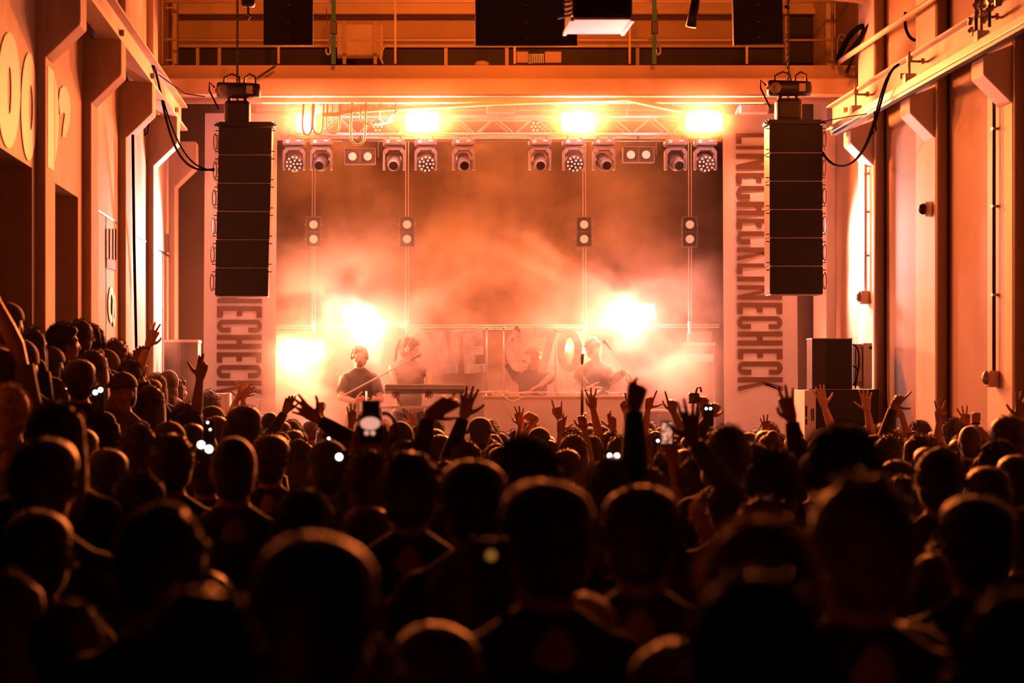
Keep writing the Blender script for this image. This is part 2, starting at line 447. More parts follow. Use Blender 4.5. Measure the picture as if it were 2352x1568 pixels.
# ---------------------------------------------------------------- painted characters on the left wall
def WL(px, py, off=0.0):
    X = XL + off; Y = F * (-X) / (CX - px)
    return Vector((X, Y, CAMZ - (py - CY) * Y / F))
def wall_poly(b, pts_o, pts_i, off=0.004, th=0.004):
    for i in range(len(pts_o) - 1):
        q = [pts_o[i], pts_o[i + 1], pts_i[i + 1], pts_i[i]]
        A = [WL(x, y, off) for x, y in q]; B = [WL(x, y, off + th) for x, y in q]
        b.add(A + B, [(3, 2, 1, 0), (4, 5, 6, 7), (0, 1, 5, 4), (1, 2, 6, 5), (2, 3, 7, 6), (3, 0, 4, 7)])
def ring(b, co, ro, ci, ri, n=40, a0=0, a1=360, off=0.004):
    o = [(co[0] + ro[0] * math.cos(RAD(a0 + (a1 - a0) * i / n)), co[1] + ro[1] * math.sin(RAD(a0 + (a1 - a0) * i / n))) for i in range(n + 1)]
    q = [(ci[0] + ri[0] * math.cos(RAD(a0 + (a1 - a0) * i / n)), ci[1] + ri[1] * math.sin(RAD(a0 + (a1 - a0) * i / n))) for i in range(n + 1)]
    wall_poly(b, o, q, off)
GL = 'large white painted characters on the left wall'
b = MB(); ring(b, (21, 207), (26, 133), (22, 207), (4.5, 55)); tag(b.build('wall_letter', m_paint), 'tall white O painted on the wall at the very edge, cut by the frame', 'letter', GL)
b = MB(); ring(b, (67, 245), (18, 124), (71, 247), (4.5, 52)); tag(b.build('wall_letter', m_paint), 'tall white O painted just before the first pilaster', 'letter', GL)
b = MB(); ring(b, (117, 272), (18, 117), (115, 279), (3.5, 44), a0=-100, a1=100, off=0.006)
for x0, x1, y0, y1 in ((99.5, 103, 155, 372),):
    pass
wall_poly(b, [(106, 160), (106, 384)], [(114, 156), (114, 388)])
tag(b.build('wall_letter', m_paint), 'white D-shaped letter painted right after the first pilaster', 'letter', GL)
b = MB(); o_ = [(135, 232), (138, 205), (146, 197), (154, 203), (160, 222), (162, 250), (160, 280), (155, 303), (150, 315), (144, 314)]
i_ = [(138, 264), (141, 262), (144, 259), (147, 259), (149, 261), (149, 266), (148, 274), (146, 285), (145, 297), (144, 306)]
wall_poly(b, o_, i_); tag(b.build('wall_letter', m_paint), 'white hook-shaped character painted over the second doorway', 'letter', GL)
# stroke of the D that runs over the pilaster face
b = MB()
zz = [P(100, y, 16.35).z for y in (153, 385)]
b.bb(-2.37, -2.366, 16.3, 16.62, zz[1], zz[0])
tag(b.build('wall_letter', m_paint), 'white stroke of lettering crossing the face of the first pilaster', 'letter', GL)
# sign panel further along
t = thing('wall_sign', (XL, 20.7, 2.6), 'narrow sign with dark bars and pale numerals on the left wall boards', 'sign')
def local(o):  # keep world position although the parent is an empty with a location
    o.matrix_parent_inverse = Matrix.Translation(-Vector(o.parent.location)); return o
b = MB()
for x in (246, 254, 262, 268): wall_poly(b, [(x - 1.4, 525), (x - 1.4, 596)], [(x + 1.2, 525), (x + 1.2, 596)], 0.006)
wall_poly(b, [(245, 592), (245, 615)], [(268, 600), (268, 621)], 0.006)
local(b.build('dark_bars', m_doord, t))
b = MB(); ring(b, (256, 700), (7, 42), (256, 700), (2.6, 24), off=0.006); ring(b, (262.5, 712), (4, 38), (262.5, 712), (1.6, 22), off=0.009)
local(b.build('numerals', m_paint, t))

# ---------------------------------------------------------------- bridge over the stage
def zz(py, Y=YB): return CAMZ - (py - CY) * Y / F
sb('trim_40', m_pil, [(XL - 0.2, XR + 0.2, YB, YB + 0.3, zz(216), zz(182))])  # light from below put into the colour: paler than the band above
sb('wall_bridge', m_conc, [
    (XL - 0.2, XR + 0.2, YB + 0.1, YB + 0.3, zz(181), zz(147)),
    (XL - 0.2, XR + 0.2, YB + 0.0, YB + 0.04, zz(182), zz(179)),
    (XL - 0.2, XR + 0.2, YB + 0.25, 27.7, zz(181), zz(147)),
    (XL - 0.2, XR + 0.2, YB + 0.35, YB + 0.5, zz(226), zz(216))], bev=0)
b = thing('light_trough', (0, 0, 0), 'long white trough bolted under the bridge above the truss', 'trough')
MB().bb(P(600, 0, YB).x, P(1760, 0, YB).x, YB + 0.06, YB + 0.2, zz(233), zz(224)).build('channel', m_white, b)
MB().bb(P(600, 0, YB).x, P(1760, 0, YB).x, YB + 0.03, YB + 0.07, zz(234.5), zz(231.5)).build('lip', m_white, b)
# slanted ducts below it
def bar(name, label, pts, r, m, cat, n=10, group=None):
    return tag(MB().tube(pts, r, n).build(name, m, smooth=True), label, cat, group)
t = thing('cable_duct', P(1100, 245, 25.35), 'flat white duct sagging below the bridge between the strobe lamps', 'duct')
b = MB()
def strip(b, pts, h, d):
    for (a, c) in zip(pts[:-1], pts[1:]):
        a = Vector(a); c = Vector(c); u = (c - a); L = u.length; q = u.to_track_quat('X', 'Z').to_matrix()
        b.box((a + c) / 2, (L + 0.004, d, h), q)
strip(b, [P(818, 256, 25.35), P(900, 250, 25.35), P(1180, 236, 25.35), P(1446, 228, 25.35)], 0.035, 0.1)
local(b.build('long_run', m_white, t)); b = MB(); strip(b, [P(740, 264, 25.3), P(770, 264, 25.3), P(820, 252, 25.35)], 0.045, 0.1); local(b.build('left_end', m_white, t))
b = MB(); strip(b, [P(1440, 228, 25.35), P(1520, 245, 25.4), P(1565, 254, 25.5)], 0.04, 0.1); local(b.build('right_end', m_white, t))

# gallery railing
t = thing('gallery_railing', P(1170, 147, 25.75), 'pale tubular railing along the gallery over the stage', 'railing')
def z2(py): return CAMZ - (py - CY) * 25.75 / F
for px in (372, 640, 908, 1182, 1446, 1715, 1968):
    local(MB().bb(P(px, 0, 25.75).x - 0.013, P(px, 0, 25.75).x + 0.013, 25.73, 25.77, z2(147), z2(2)).build('post', m_beam, t))
for py, r in ((92, 0.013), (3, 0.02)):
    local(MB().tube([P(372, py, 25.75), P(1968, py, 25.75)], r, 8).build('rail', m_beam, t, smooth=True))
t = thing('gallery_girder', P(1170, 28, 27.4), 'pale horizontal girder across the gallery wall', 'girder')
q = MB().bb(P(395, 0, 27.3).x, P(1900, 0, 27.3).x, 27.25, 27.5, P(0, 33, 27.3).z, P(0, 21, 27.3).z).build('flange', m_beam, t); local(q)
q = MB().bb(P(395, 0, 27.3).x, P(1900, 0, 27.3).x, 27.38, 27.44, P(0, 33, 27.3).z, P(0, -15, 27.3).z).build('web', m_beam, t); local(q)
t = struct(MB().bb(P(395, 0, 27.55).x, P(1900, 0, 27.55).x, 27.53, 27.62, P(0, 150, 27.5).z, P(0, 112, 27.5).z).build('window_1', m_doord))
MB().bb(P(395, 0, 27.5).x, P(1900, 0, 27.5).x, 27.45, 27.6, P(0, 110, 27.5).z, P(0, 103, 27.5).z).build('window_head', m_beam, t)
for px in (450, 500, 1020, 1160, 1460):
    MB().bb(P(px, 0, 27.5).x, P(px + 8, 0, 27.5).x, 27.48, 27.58, P(0, 150, 27.5).z, P(0, 110, 27.5).z).build('mullion', m_beam, t)
# frames and rear door
t = struct(MB().bb(P(1812, 0, 27.4).x, P(1884, 0, 27.4).x, 27.4, 27.58, zz(147, 27.5), zz(30, 27.5)).build('door_3', m_doord))
q = MB()
for a, c_, d, e in ((1802, 1812, 147, 16), (1884, 1896, 147, 16), (1802, 1896, 30, 16)):
    q.bb(P(a, 0, 27.4).x, P(c_, 0, 27.4).x, 27.36, 27.58, zz(d, 27.5), zz(e, 27.5))
q.build('door_frame', m_beam, t)
t = thing('steel_post', P(385, 147, 26.2), 'pale lattice post where gallery meets the left wall', 'post')
q = MB()
for px in (375, 402): q.bb(P(px, 0, 26.2).x - 0.02, P(px, 0, 26.2).x + 0.02, 26.18, 26.22, zz(147, 26.2), 7.7)
for py in (20, 92, 140): q.bb(P(375, 0, 26.2).x, P(402, 0, 26.2).x, 26.19, 26.21, zz(py, 26.2), zz(py - 4, 26.2))
local(q.build('lattice', m_beam, t)); 
# crate with battens on the gallery
t = thing('wrapped_board', P(827, 147, 26.3), 'large pale board with two wooden battens leaning behind the railing', 'board')
local(MB().bb(P(774, 0, 26.4).x, P(880, 0, 26.4).x, 26.38, 26.44, zz(134, 26.4), zz(56, 26.4)).build('sheet', m_wood, t, bev=0.01))
for px in (787, 858): local(MB().bb(P(px, 0, 26.3).x, P(px + 8, 0, 26.3).x, 26.3, 26.37, zz(147, 26.3), zz(48, 26.3)).build('batten', m_conc, t))
t = thing('fan_unit', P(1236, 147, 26.0), 'pale fan heater box standing on the bridge', 'fan')
for a_, b_ in ((1184, 1212), (1250, 1288)): local(MB().bb(P(a_, 0, 26).x, P(b_, 0, 26).x, 25.9, 26.2, zz(147, 26), zz(121, 26)).build('end_casing', m_conc, t, bev=0.01))
q = MB().bb(P(1212, 0, 26).x, P(1250, 0, 26).x, 25.98, 26.15, zz(147, 26), zz(124, 26))
local(q.build('core', m_fixg, t)); q = MB()
for k in range(7): q.bb(P(1222 + 4 * k, 0, 26).x, P(1223.5 + 4 * k, 0, 26).x, 25.93, 25.98, zz(146, 26), zz(126, 26))
local(q.build('grille', m_steel, t))
t = tag(MB().ell(P(1107, 147, 25.9), (0.085, 0.06, 0.04)).build('dome_cover', m_conc, smooth=True), 'low round cover on the bridge edge left of the fan box', 'cover')
# ratchet straps and hooks
for px, lab in ((766, 'green ratchet strap left of the wrapped board'), (1503, 'green ratchet strap between projector and right hanging cabinet')):
    t = thing('ratchet_strap', P(px, 147, 25.3), lab, 'strap', 'ratchet straps on the gallery')
    Y = 25.3
    local(MB().bb(P(px - 5, 0, Y).x, P(px + 5, 0, Y).x, Y, Y + 0.006, zz(147, Y), zz(-60, Y)).build('webbing', m_strap, t))
    local(MB().bb(P(px - 7, 0, Y).x, P(px + 8, 0, Y).x, Y - 0.03, Y + 0.02, zz(78, Y), zz(50, Y)).build('buckle', m_dark, t, bev=0.006))
    hk = [P(px + (-12 if px < 1000 else 9), 106, Y)] + [P(px + (-12 if px < 1000 else 9) + 5 * math.cos(RAD(a)), 116 + 9 * math.sin(RAD(a)), Y) for a in range(-60, 240, 25)]
    local(MB().tube(hk, 0.012, 8).tube([P(px + (-16 if px < 1000 else 6), 20, Y), P(px + (-12 if px < 1000 else 9), 106, Y)], 0.005, 6).build('hook', m_steel, t, smooth=True))
bar('hose', 'short thick hose curling beside the wrapped board', [P(884, 104, 25.9), P(876, 120, 25.9), P(874, 134, 25.9), P(880, 147, 25.9)], 0.014, m_cablew, 'hose')

# ---------------------------------------------------------------- hanging things near the ceiling
def cabinet(px0, px1, pyb, Y, lab, tilt=0):
    w = (px1 - px0) * Y / F; c = P((px0 + px1) / 2, pyb, Y)
    t = thing('hanging_cabinet', c, lab, 'loudspeaker', 'flat black cabinets hanging in the hall')
    t.rotation_euler = (0, RAD(tilt), 0)
    MB().bb(-w / 2, w / 2, 0, 0.09, 0.01, 1.5).build('cabinet', m_black, t, bev=0.008)
    MB().bb(-w / 2 - 0.004, w / 2 + 0.004, -0.004, 0.004, 0, 0.012).build('bottom_trim', m_steel, t)
    for z in (0.07, 0.21, 0.36): MB().ell((0.0, -0.003, z), (0.013, 0.004, 0.005)).build('badge', m_steel, t)
    for x in (-w / 3, w / 3): MB().tube([(x, 0.045, 1.5), (x, 0.045, 7.8 - c.z)], 0.01, 6).build('wire', m_dark, t)
cabinet(605, 719, 105, 20.0, 'narrow black cabinet hanging above the left end of the bridge')
cabinet(1092, 1326, 106, 20.0, 'wide black cabinet hanging above the middle, behind the projector')
cabinet(1686, 1800, 104, 20.0, 'narrow black cabinet hanging above the right end of the bridge', -1.2)
t = thing('projector', P(1384, 45, 15.0), 'projector box with lit white underside hanging near the ceiling', 'projector')
w = 0.40
MB().bb(-w / 2, w / 2, 0, 0.62, 0.015, 0.3).build('housing', m_dark, t, bev=0.02)
MB().bb(-w / 2 + 0.01, w / 2 - 0.01, 0.01, 0.61, 0, 0.014).build('bottom_cover', m_white, t)
for s in (-1, 1): MB().bb(s * w / 2 - 0.012, s * w / 2 + 0.012, 0.0, 0.62, -0.012, 0.02).build('side_rail', m_white, t, bev=0.004)
for k in range(6): MB().tube([(-w / 2 + 0.01, 0.1, 0.05 + 0.03 * k), (-w / 2 - R.uniform(0.04, 0.09), 0.12, 0.03 + 0.035 * k)], 0.009, 6).build('plug', m_steel, t)
MB().tube([(0, 0.3, 0.3), (0, 0.3, 3.3)], 0.025, 10).build('drop_tube', m_dark, t)
l = area(P(1384, 60, 15.4) + Vector((0, 0.2, -0.9)), P(1384, 60, 15.4), 0.3, 0.3, 16, FLD, 'projector_fill')  # added light floating under the projector to brighten its underside
t = thing('boom_microphone', P(1592, 60, 18), 'dark tapered microphone hanging beside the right hanging cabinet', 'microphone')
MB().tube([P(1587, 62, 18) - t.location, P(1598, 0, 18) - t.location], [0.042, 0.034], 14).build('capsule', m_dark, t, smooth=True)
MB().tube([P(1598, 0, 18) - t.location, (0.06, 0, 3)], 0.006, 6).build('lead', m_cable, t)

def chain(b, p0, p1, r=0.006, L=0.035):
    p0 = Vector(p0); p1 = Vector(p1); d = p1 - p0; n = int(d.length / L); u = d.normalized(); a = u.orthogonal().normalized(); c = u.cross(a)
    for i in range(n):
        ce = p0 + u * (L * (i + 0.5)); s = a if i % 2 else c
        pts = [ce + u * (0.72 * L * math.cos(2 * math.pi * k / 8)) + s * (0.35 * L * math.sin(2 * math.pi * k / 8)) for k in range(9)]
        b.tube(pts, r, 5, caps=False)
# line arrays with hoists
def line_array(cx, top, bot, Y, lab, hl, lean, flip, n=6):
    k = F / Y; w = 122 / k; H = (bot - top) / k; bh = H / n
    t = thing('line_array', P(cx, top, Y), lab, 'loudspeaker', 'flown loudspeaker columns either side of the stage')
    x = 0
    for i in range(n):
        z = -bh * (i + 0.5); xx = lean[i]
        bo = MB().box((xx, 0.16, z), (w, 0.34, bh - 0.012), Matrix.Rotation(RAD(lean[-1]), 3, 'Y')).build('speaker_box', m_black, t, bev=0.004)
        MB().bb(xx - w / 2 + 0.01, xx + w / 2 - 0.01, -0.008, 0.3, z - bh / 2 - 0.004, z - bh / 2 + 0.004).build('seam_strip', m_steel, bo)
        for s in (-1, 1):
            for zz_ in (-0.04, 0.04): MB().tube([(xx + s * w / 2, 0.02, z + bh / 2 + zz_), (xx + s * (w / 2 + 0.035), 0.02, z + bh / 2 + zz_)], 0.006, 6).build('locking_pin', m_dark, bo)
    for i in range(n):   # rear handles and links on the outer side
        sx = -flip; z = -bh * (i + 0.5); xx = lean[i] + sx * (w / 2 + 0.045)
        pts = [(xx + 0.02 * math.cos(a), 0.12, z + 0.09 * math.sin(a)) for a in [2 * math.pi * q / 14 for q in range(15)]]
        MB().tube(pts, 0.008, 6, caps=False).tube([(lean[i] + sx * w / 2, 0.12, z + 0.07), (xx, 0.12, z + 0.07)], 0.007, 6).tube([(lean[i] + sx * w / 2, 0.12, z - 0.07), (xx, 0.12, z - 0.07)], 0.007, 6).build('handle', m_steel, t, smooth=True)
    MB().bb(-w / 2 - 0.02, w / 2 + 0.02, 0.02, 0.3, 0.01, 0.035).bb(-w / 2, w / 2, 0.05, 0.08, 0.035, 0.06).tube([(-w / 2 - 0.05, 0.03, 0.02), (w / 2 + 0.05, 0.03, 0.02)], 0.01).build('fly_frame', m_dark, t)
    hx = -0.09 * flip if flip > 0 else -0.06
    MB().bb(hx - 0.14, hx + 0.14, 0.04, 0.2, 0.05, 0.29).build('hoist_bag', m_dark, t, bev=0.04)
    MB().tube([(hx - 0.1, 0.12, 0.28), (hx - 0.07, 0.12, 0.36)], 0.02).tube([(hx + 0.1, 0.12, 0.28), (hx + 0.06, 0.12, 0.36)], 0.02).build('bag_strap', m_dark, t, smooth=True)
    h = thing('chain_hoist', t.location + Vector((hx, 0.12, 0.40)), hl, 'hoist', 'electric chain hoists over the speaker columns')
    MB().tube([(-0.22, 0, 0.005), (-0.2, 0, 0.005), (0.17, 0, 0.0), (0.235, 0, 0.0), (0.25, 0, 0)], [0.075, 0.088, 0.082, 0.075, 0.03], 18).build('motor', m_dark, h, smooth=True)
    MB().tube([(-0.225, -0.03, 0.0), (-0.15, -0.095, 0.0)], [0.02, 0.02], 10).build('gear_case', m_dark, h)
    MB().ell((-0.15, -0.075, 0.0), (0.062, 0.03, 0.062)).build('name_plate', m_fixg, h, smooth=True)
    MB().bb(0.1, 0.17, -0.092, -0.06, -0.04, 0.045).build('label_plate', m_steel, h, bev=0.003)
    for a, c_ in ((-0.15, 0.03), (0.07, 0.2)):
        mid = (a + c_) / 2
        MB().tube([(a, 0, 0.06), (a + 0.01, 0, 0.14), (mid, 0, 0.18), (c_ - 0.01, 0, 0.15), (c_, 0, 0.07)], 0.011, 8).build('carry_handle', m_dark, h, smooth=True)
    MB().tube([(-0.24, -0.02, 0.03), (-0.30, -0.02, 0.09), (-0.30, -0.02, 0.0), (-0.24, -0.02, -0.12), (-0.2, -0.02, -0.2)], 0.009, 8).build('power_lead', m_cable, h, smooth=True)
    b = MB(); chain(b, (0.0, 0, 0.08), (0.0, 0, 7.8 - h.location.z)); b.build('chain', m_dark, h)
    b = MB(); chain(b, (0.0, 0, -0.09), (0.0, 0, -0.2)); b.build('load_chain', m_dark, h)
    return t
le = [0.0, -0.004, -0.012, -0.02, -0.03, -0.036, 1.1]
line_array(563, 291, 680, 24.2, 'tall black six-box speaker column hanging at the stage\'s left banner', 'dark chain hoist over the speaker column at the left banner', le, 1)
re_ = [0, 0, 0.001, 0.002, 0.003, 0.004, 0.0]
line_array(1828, 286, 676, 24.2, 'tall black six-box speaker column hanging at the stage\'s right banner', 'dark chain hoist over the speaker column at the right banner', re_, -1)
# small hoist bag at the very top
t = thing('chain_hoist', P(570, 12, 22), 'small dark hoist body dangling at the top edge of the hall', 'hoist')
MB().bb(-0.07, 0.07, -0.06, 0.06, -0.02, 0.16).build('motor', m_dark, t, bev=0.03); MB().tube([(0, 0, -0.02), (0, 0, -0.1)], 0.012).tube([(0.0, 0, -0.08), (0.02, 0, -0.11), (0.0, 0, -0.14), (-0.02, 0, -0.11)], 0.01).build('hook', m_dark, t)
MB().tube([(0, 0, 0.16), (0, 0, 2.2)], 0.008, 6).build('chain', m_dark, t)
# cables looping from the crane beams to the arrays
def bez(p, n=24):
    out = []
    for i in range(n + 1):
        t_ = i / n; q = [Vector(x) for x in p]
        while len(q) > 1: q = [q[j].lerp(q[j + 1], t_) for j in range(len(q) - 1)]
        out.append(q[0])
    return out
tag(MB().tube(bez([P(350, 148, 22), P(372, 165, 22.5), P(378, 380, 23.5), P(430, 400, 24), P(492, 388, 24.2)]), 0.012, 8).tube(bez([P(350, 150, 22), P(365, 175, 22.5), P(400, 370, 23.5), P(440, 385, 24), P(492, 392, 24.2)]), 0.009, 8).build('speaker_cable', m_cable, smooth=True), 'black cables drooping from the left crane beam to the speaker column', 'cable')
tag(MB().tube(bez([P(2064, 148, 21), P(2010, 165, 21.5), P(2030, 400, 22.5), P(1925, 420, 23.5), P(1890, 350, 24.2)]), 0.012, 8).tube(bez([P(2060, 152, 21), P(2000, 180, 21.5), P(2025, 380, 22.5), P(1935, 425, 23.5), P(1890, 355, 24.2)]), 0.009, 8).tube([P(2008, 255, 21.6), P(2012, 300, 21.6), P(2006, 308, 21.6), P(2003, 290, 21.6)], 0.007).build('speaker_cable', m_cable, smooth=True), 'black cables looping from the right crane rail to the speaker column', 'cable')
tag(MB().tube(bez([P(1888, 280, 24.2), P(1940, 268, 22.6), P(1990, 262, 21.9)]), 0.006, 6).build('guy_wire', m_cable), 'thin wire from right speaker column to the crane rail', 'wire')
tag(MB().tube([P(365, 172, 22.3), P(425, 215, 24), P(470, 222, 24.3)], 0.006, 6).build('guy_wire', m_cable), 'thin wire from left crane beam towards the hoist', 'wire')
tag(MB().tube([P(305, 310, 21.2), P(308, 560, 21.8), P(313, 800, 22.2)], 0.014, 8).build('wall_cable', m_cable, smooth=True), 'dark cable hanging straight down the left wall', 'cable')
tag(MB().tube([P(342, 285, 21.35), P(338, 305, 21.3), P(333, 312, 21.3), P(333, 295, 21.3)], 0.007, 6).build('wire_loop', m_cable, smooth=True), 'small wire loop dangling under a left corbel', 'wire')
# bundle of cables upper right
for k, (pts, r, lab) in enumerate((
    ([P(1925, 138, 25.2), P(1950, 60, 25), P(1990, 40, 24.5), P(2010, 55, 24.2), P(1975, 90, 24.6), P(1940, 135, 25.1)], 0.03, 'thick dark cable coil under the pipe in the upper right'),
    ([P(1928, 150, 25.2), P(1915, 80, 25.2), P(1935, 62, 25), P(1945, 90, 25)], 0.014, 'looped grey cable at the gallery corner'),
    ([P(1912, 140, 25.2), P(1912, 0, 25.2)], 0.018, 'straight riser conduit at the gallery corner'),
    ([P(1945, 165, 25), P(1965, 120, 24.7), P(1975, 60, 24.4), P(2030, 30, 24.1)], 0.02, 'dark cable rising to the pipe in the upper right'),
    ([P(2080, 28, 22.5), P(2074, 70, 22.5), P(2090, 96, 22.5), P(2108, 92, 22.5)], 0.016, 'hose curling off the pipe onto the right wall'))):
    bar('cable', lab, bez(pts, 18), r, m_cable if k not in (1, 2) else m_fixg, 'cable', 8)
bar('wall_pipe', 'slanting pale pipe carrying cables in the upper right', [P(1930, 140, 25.2), P(2140, 0, 21.2), P(2200, -40, 20.4)], 0.03, m_beam, 'pipe')
bar('curved_pipe', 'pale pipe with a bent open end over the gallery corner', bez([P(1700, -25, 24.4), P(1900, -10, 24.4), P(2040, -5, 24.4), P(2076, 30, 24.4)]), 0.045, m_beam, 'pipe')
b = MB(); chain(b, P(590, 180, 25.3), P(632, 152, 25.32)); tag(b.build('loose_chain', m_dark), 'loose dark chain lying over the bridge edge', 'chain')

# conduits, boxes and dome camera on the right pilasters
def boxed(px, py_top, py, Y, lab):
    t = thing('switch_box', P(px, py, Y), lab, 'switch box', 'switch boxes fed by conduits on the right wall')
    t.location.x = 5.28
    k = F / Y
    MB().bb(-0.09, 0.0, -0.07, 0.07, -0.07, 0.07).build('box', m_conc, t, bev=0.012)
    MB().ell((-0.09, 0, 0.01), (0.045, 0.05, 0.06)).build('cover', m_steel, t, smooth=True)
    q = MB().tube([(-0.03, 0, 0.07), (-0.03, 0, (py - py_top) / k), (-0.03, 0.05, (py - py_top) / k + 0.08), (0, 0.08, (py - py_top) / k + 0.1)], 0.016, 8)
    q.build('conduit', m_cablew if px < 2100 else m_dark, t, smooth=True)
    for f_ in (0.3, 0.62, 0.9): MB().bb(-0.05, 0.0, -0.03, 0.03, f_ * (py - py_top) / k, f_ * (py - py_top) / k + 0.02).build('clip', m_steel, t)
boxed(1997, 370, 683, 24.3, 'small box low on the brightest right pilaster')
boxed(2287, 235, 870, 19.25, 'grey switch box with dark conduit on the pilaster near the right edge')
t = thing('dome_camera', (5.28, 21.55, P(2100, 480, 21.55).z), 'white dome security camera on a right-hand pilaster', 'camera')
MB().tube([(0, 0, 0), (-0.06, 0, 0)], [0.075, 0.07], 20).build('mount', m_white, t, smooth=True)
MB().ell((-0.07, 0, 0), (0.055, 0.055, 0.055)).build('dome', m_lens, t, smooth=True)
# things behind the right array: frame panel leaning
tag(MB().bb(P(1857, 0, 25).x, P(1894, 0, 25).x, 25, 25.03, P(0, 676, 25).z, P(0, 625, 25).z).build('notice_board', m_wood), 'small reddish panel peeking out behind the right speaker column', 'panel')
# ---------------------------------------------------------------- stage
STZ = 0.70
sb('stage_floor', m_doord, [(-1.9, 4.9, 25.3, 29.9, 0.0, STZ)])
t = struct(MB().bb(-2.3, 5.2, 29.68, 29.72, STZ, 5.34).build('wall_backdrop', m_cloth))
sb('ceiling_stage', m_conc, [(-3.2, 6.2, 27.7, 30.2, 5.5, 5.6)])
t = thing('ventilation_duct', P(640, 285, 26.6), 'pale boxy duct end beside the leftmost strobe lamp', 'duct')
Y = 26.6
local(MB().bb(P(575, 0, Y).x, P(666, 0, Y).x, Y, Y + 0.5, zz(312, Y), zz(258, Y)).build('duct_body', m_white, t, bev=0.01))
local(MB().tube([P(681, 311, Y + 0.1), P(681, 306, Y + 0.1), P(681, 262, Y + 0.1), P(681, 256, Y + 0.1)], [0.06, 0.085, 0.085, 0.055], 20).build('rounded_cover', m_white, t, smooth=True))
local(MB().bb(P(588, 0, Y).x, P(662, 0, Y).x, Y, Y + 0.3, zz(256, Y), zz(236, Y)).build('upper_tray', m_white, t))
# truss
x0, x1 = P(642, 0, YT).x, P(1660, 0, YT).x
za, zb = zz(308, YT), zz(268, YT)
t = thing('truss', ((x0 + x1) / 2, YT, za), 'aluminium lattice truss spanning the stage under the bridge', 'truss')
for z, y, r in ((za, YT, 0.025), (zb, YT, 0.025), (za, YT + 0.29, 0.022), (zb, YT + 0.29, 0.022)):
    local(MB().tube([(x0, y, z), (x1, y, z)], r, 12).build('chord', m_alu, t, smooth=True))
b = MB(); step = 0.225; x = x0; up = True
while x < x1 - step:
    for yy in (YT, YT + 0.29):
        b.tube([(x, yy, za if up else zb), (x + step, yy, zb if up else za)], 0.0085, 6)
    b.tube([(x, YT, zb), (x + step, YT + 0.29, zb)], 0.008, 6).tube([(x, YT + 0.29, za), (x + step, YT, za)], 0.008, 6)
    x += step; up = not up
local(b.build('bracing', m_alu, t, smooth=True))
local(MB().tube([(x0 + 0.1, YT + 0.1, za - 0.06), (x1, YT + 0.1, za - 0.06)], 0.012, 8).build('cable_run', m_steel, t))
t2 = thing('rear_truss', ((x0 + x1) / 2, YT + 0.9, zz(245, YT)), 'second thinner truss seen just above and behind the lamp truss', 'truss')
for z in (zz(238, YT + .9), zz(252, YT + .9)): local(MB().tube([(x0, YT + 0.9, z), (x1, YT + 0.9, z)], 0.016, 8).build('chord', m_alu, t2, smooth=True))
b = MB(); x = x0; up = True
while x < x1 - 0.12:
    b.tube([(x, YT + 0.9, zz(252, YT + .9) if up else zz(238, YT + .9)), (x + 0.12, YT + 0.9, zz(238, YT + .9) if up else zz(252, YT + .9))], 0.006, 5); x += 0.12; up = not up
local(b.build('bracing', m_alu, t2))
for px, lab in ((722, 'left'), (905, 'inner left'), (1150, 'middle'), (1440, 'inner right'), (1640, 'right')):
    tag(MB().tube([P(px, 268, YT), P(px, 196, YT)], 0.014, 8).build('truss_hanger', m_steel), '%s steel drop rod holding the lamp truss' % lab, 'rod', 'drop rods holding the truss')

# strobe panels
def strobe(px, py, Y, w, lab, h=0.19):
    t = thing('strobe_lamp', P(px, py, Y - 0.2), lab, 'lamp', 'lit rectangular strobe lamps')
    MB().bb(-w / 2 - 0.02, w / 2 + 0.02, 0.0, 0.12, -h / 2 - 0.02, h / 2 + 0.02).build('housing', m_fix, t, bev=0.01)
    MB().bb(-w / 2, w / 2, -0.006, 0.004, -h / 2, h / 2).build('lamp_face', m_glow, t)
    MB().tube([(-w / 2 - 0.03, 0.06, 0), (-w / 2 - 0.03, 0.06, h / 2 + 0.05), (w / 2 + 0.03, 0.06, h / 2 + 0.05), (w / 2 + 0.03, 0.06, 0)], 0.01, 8).build('bracket', m_dark, t)
for (px, py, w), l in zip(PANELS, ('lit strobe lamp at the left end of the truss, half behind cable loops', 'lit strobe lamp on the truss left of the middle', 'lit strobe lamp on the truss right of the middle', 'lit strobe lamp at the right end of the truss')):
    strobe(px, py, YT, w, l)
strobe(703, 803, 27.4, 0.38, 'lit strobe lamp low on the stage beside the left banner')

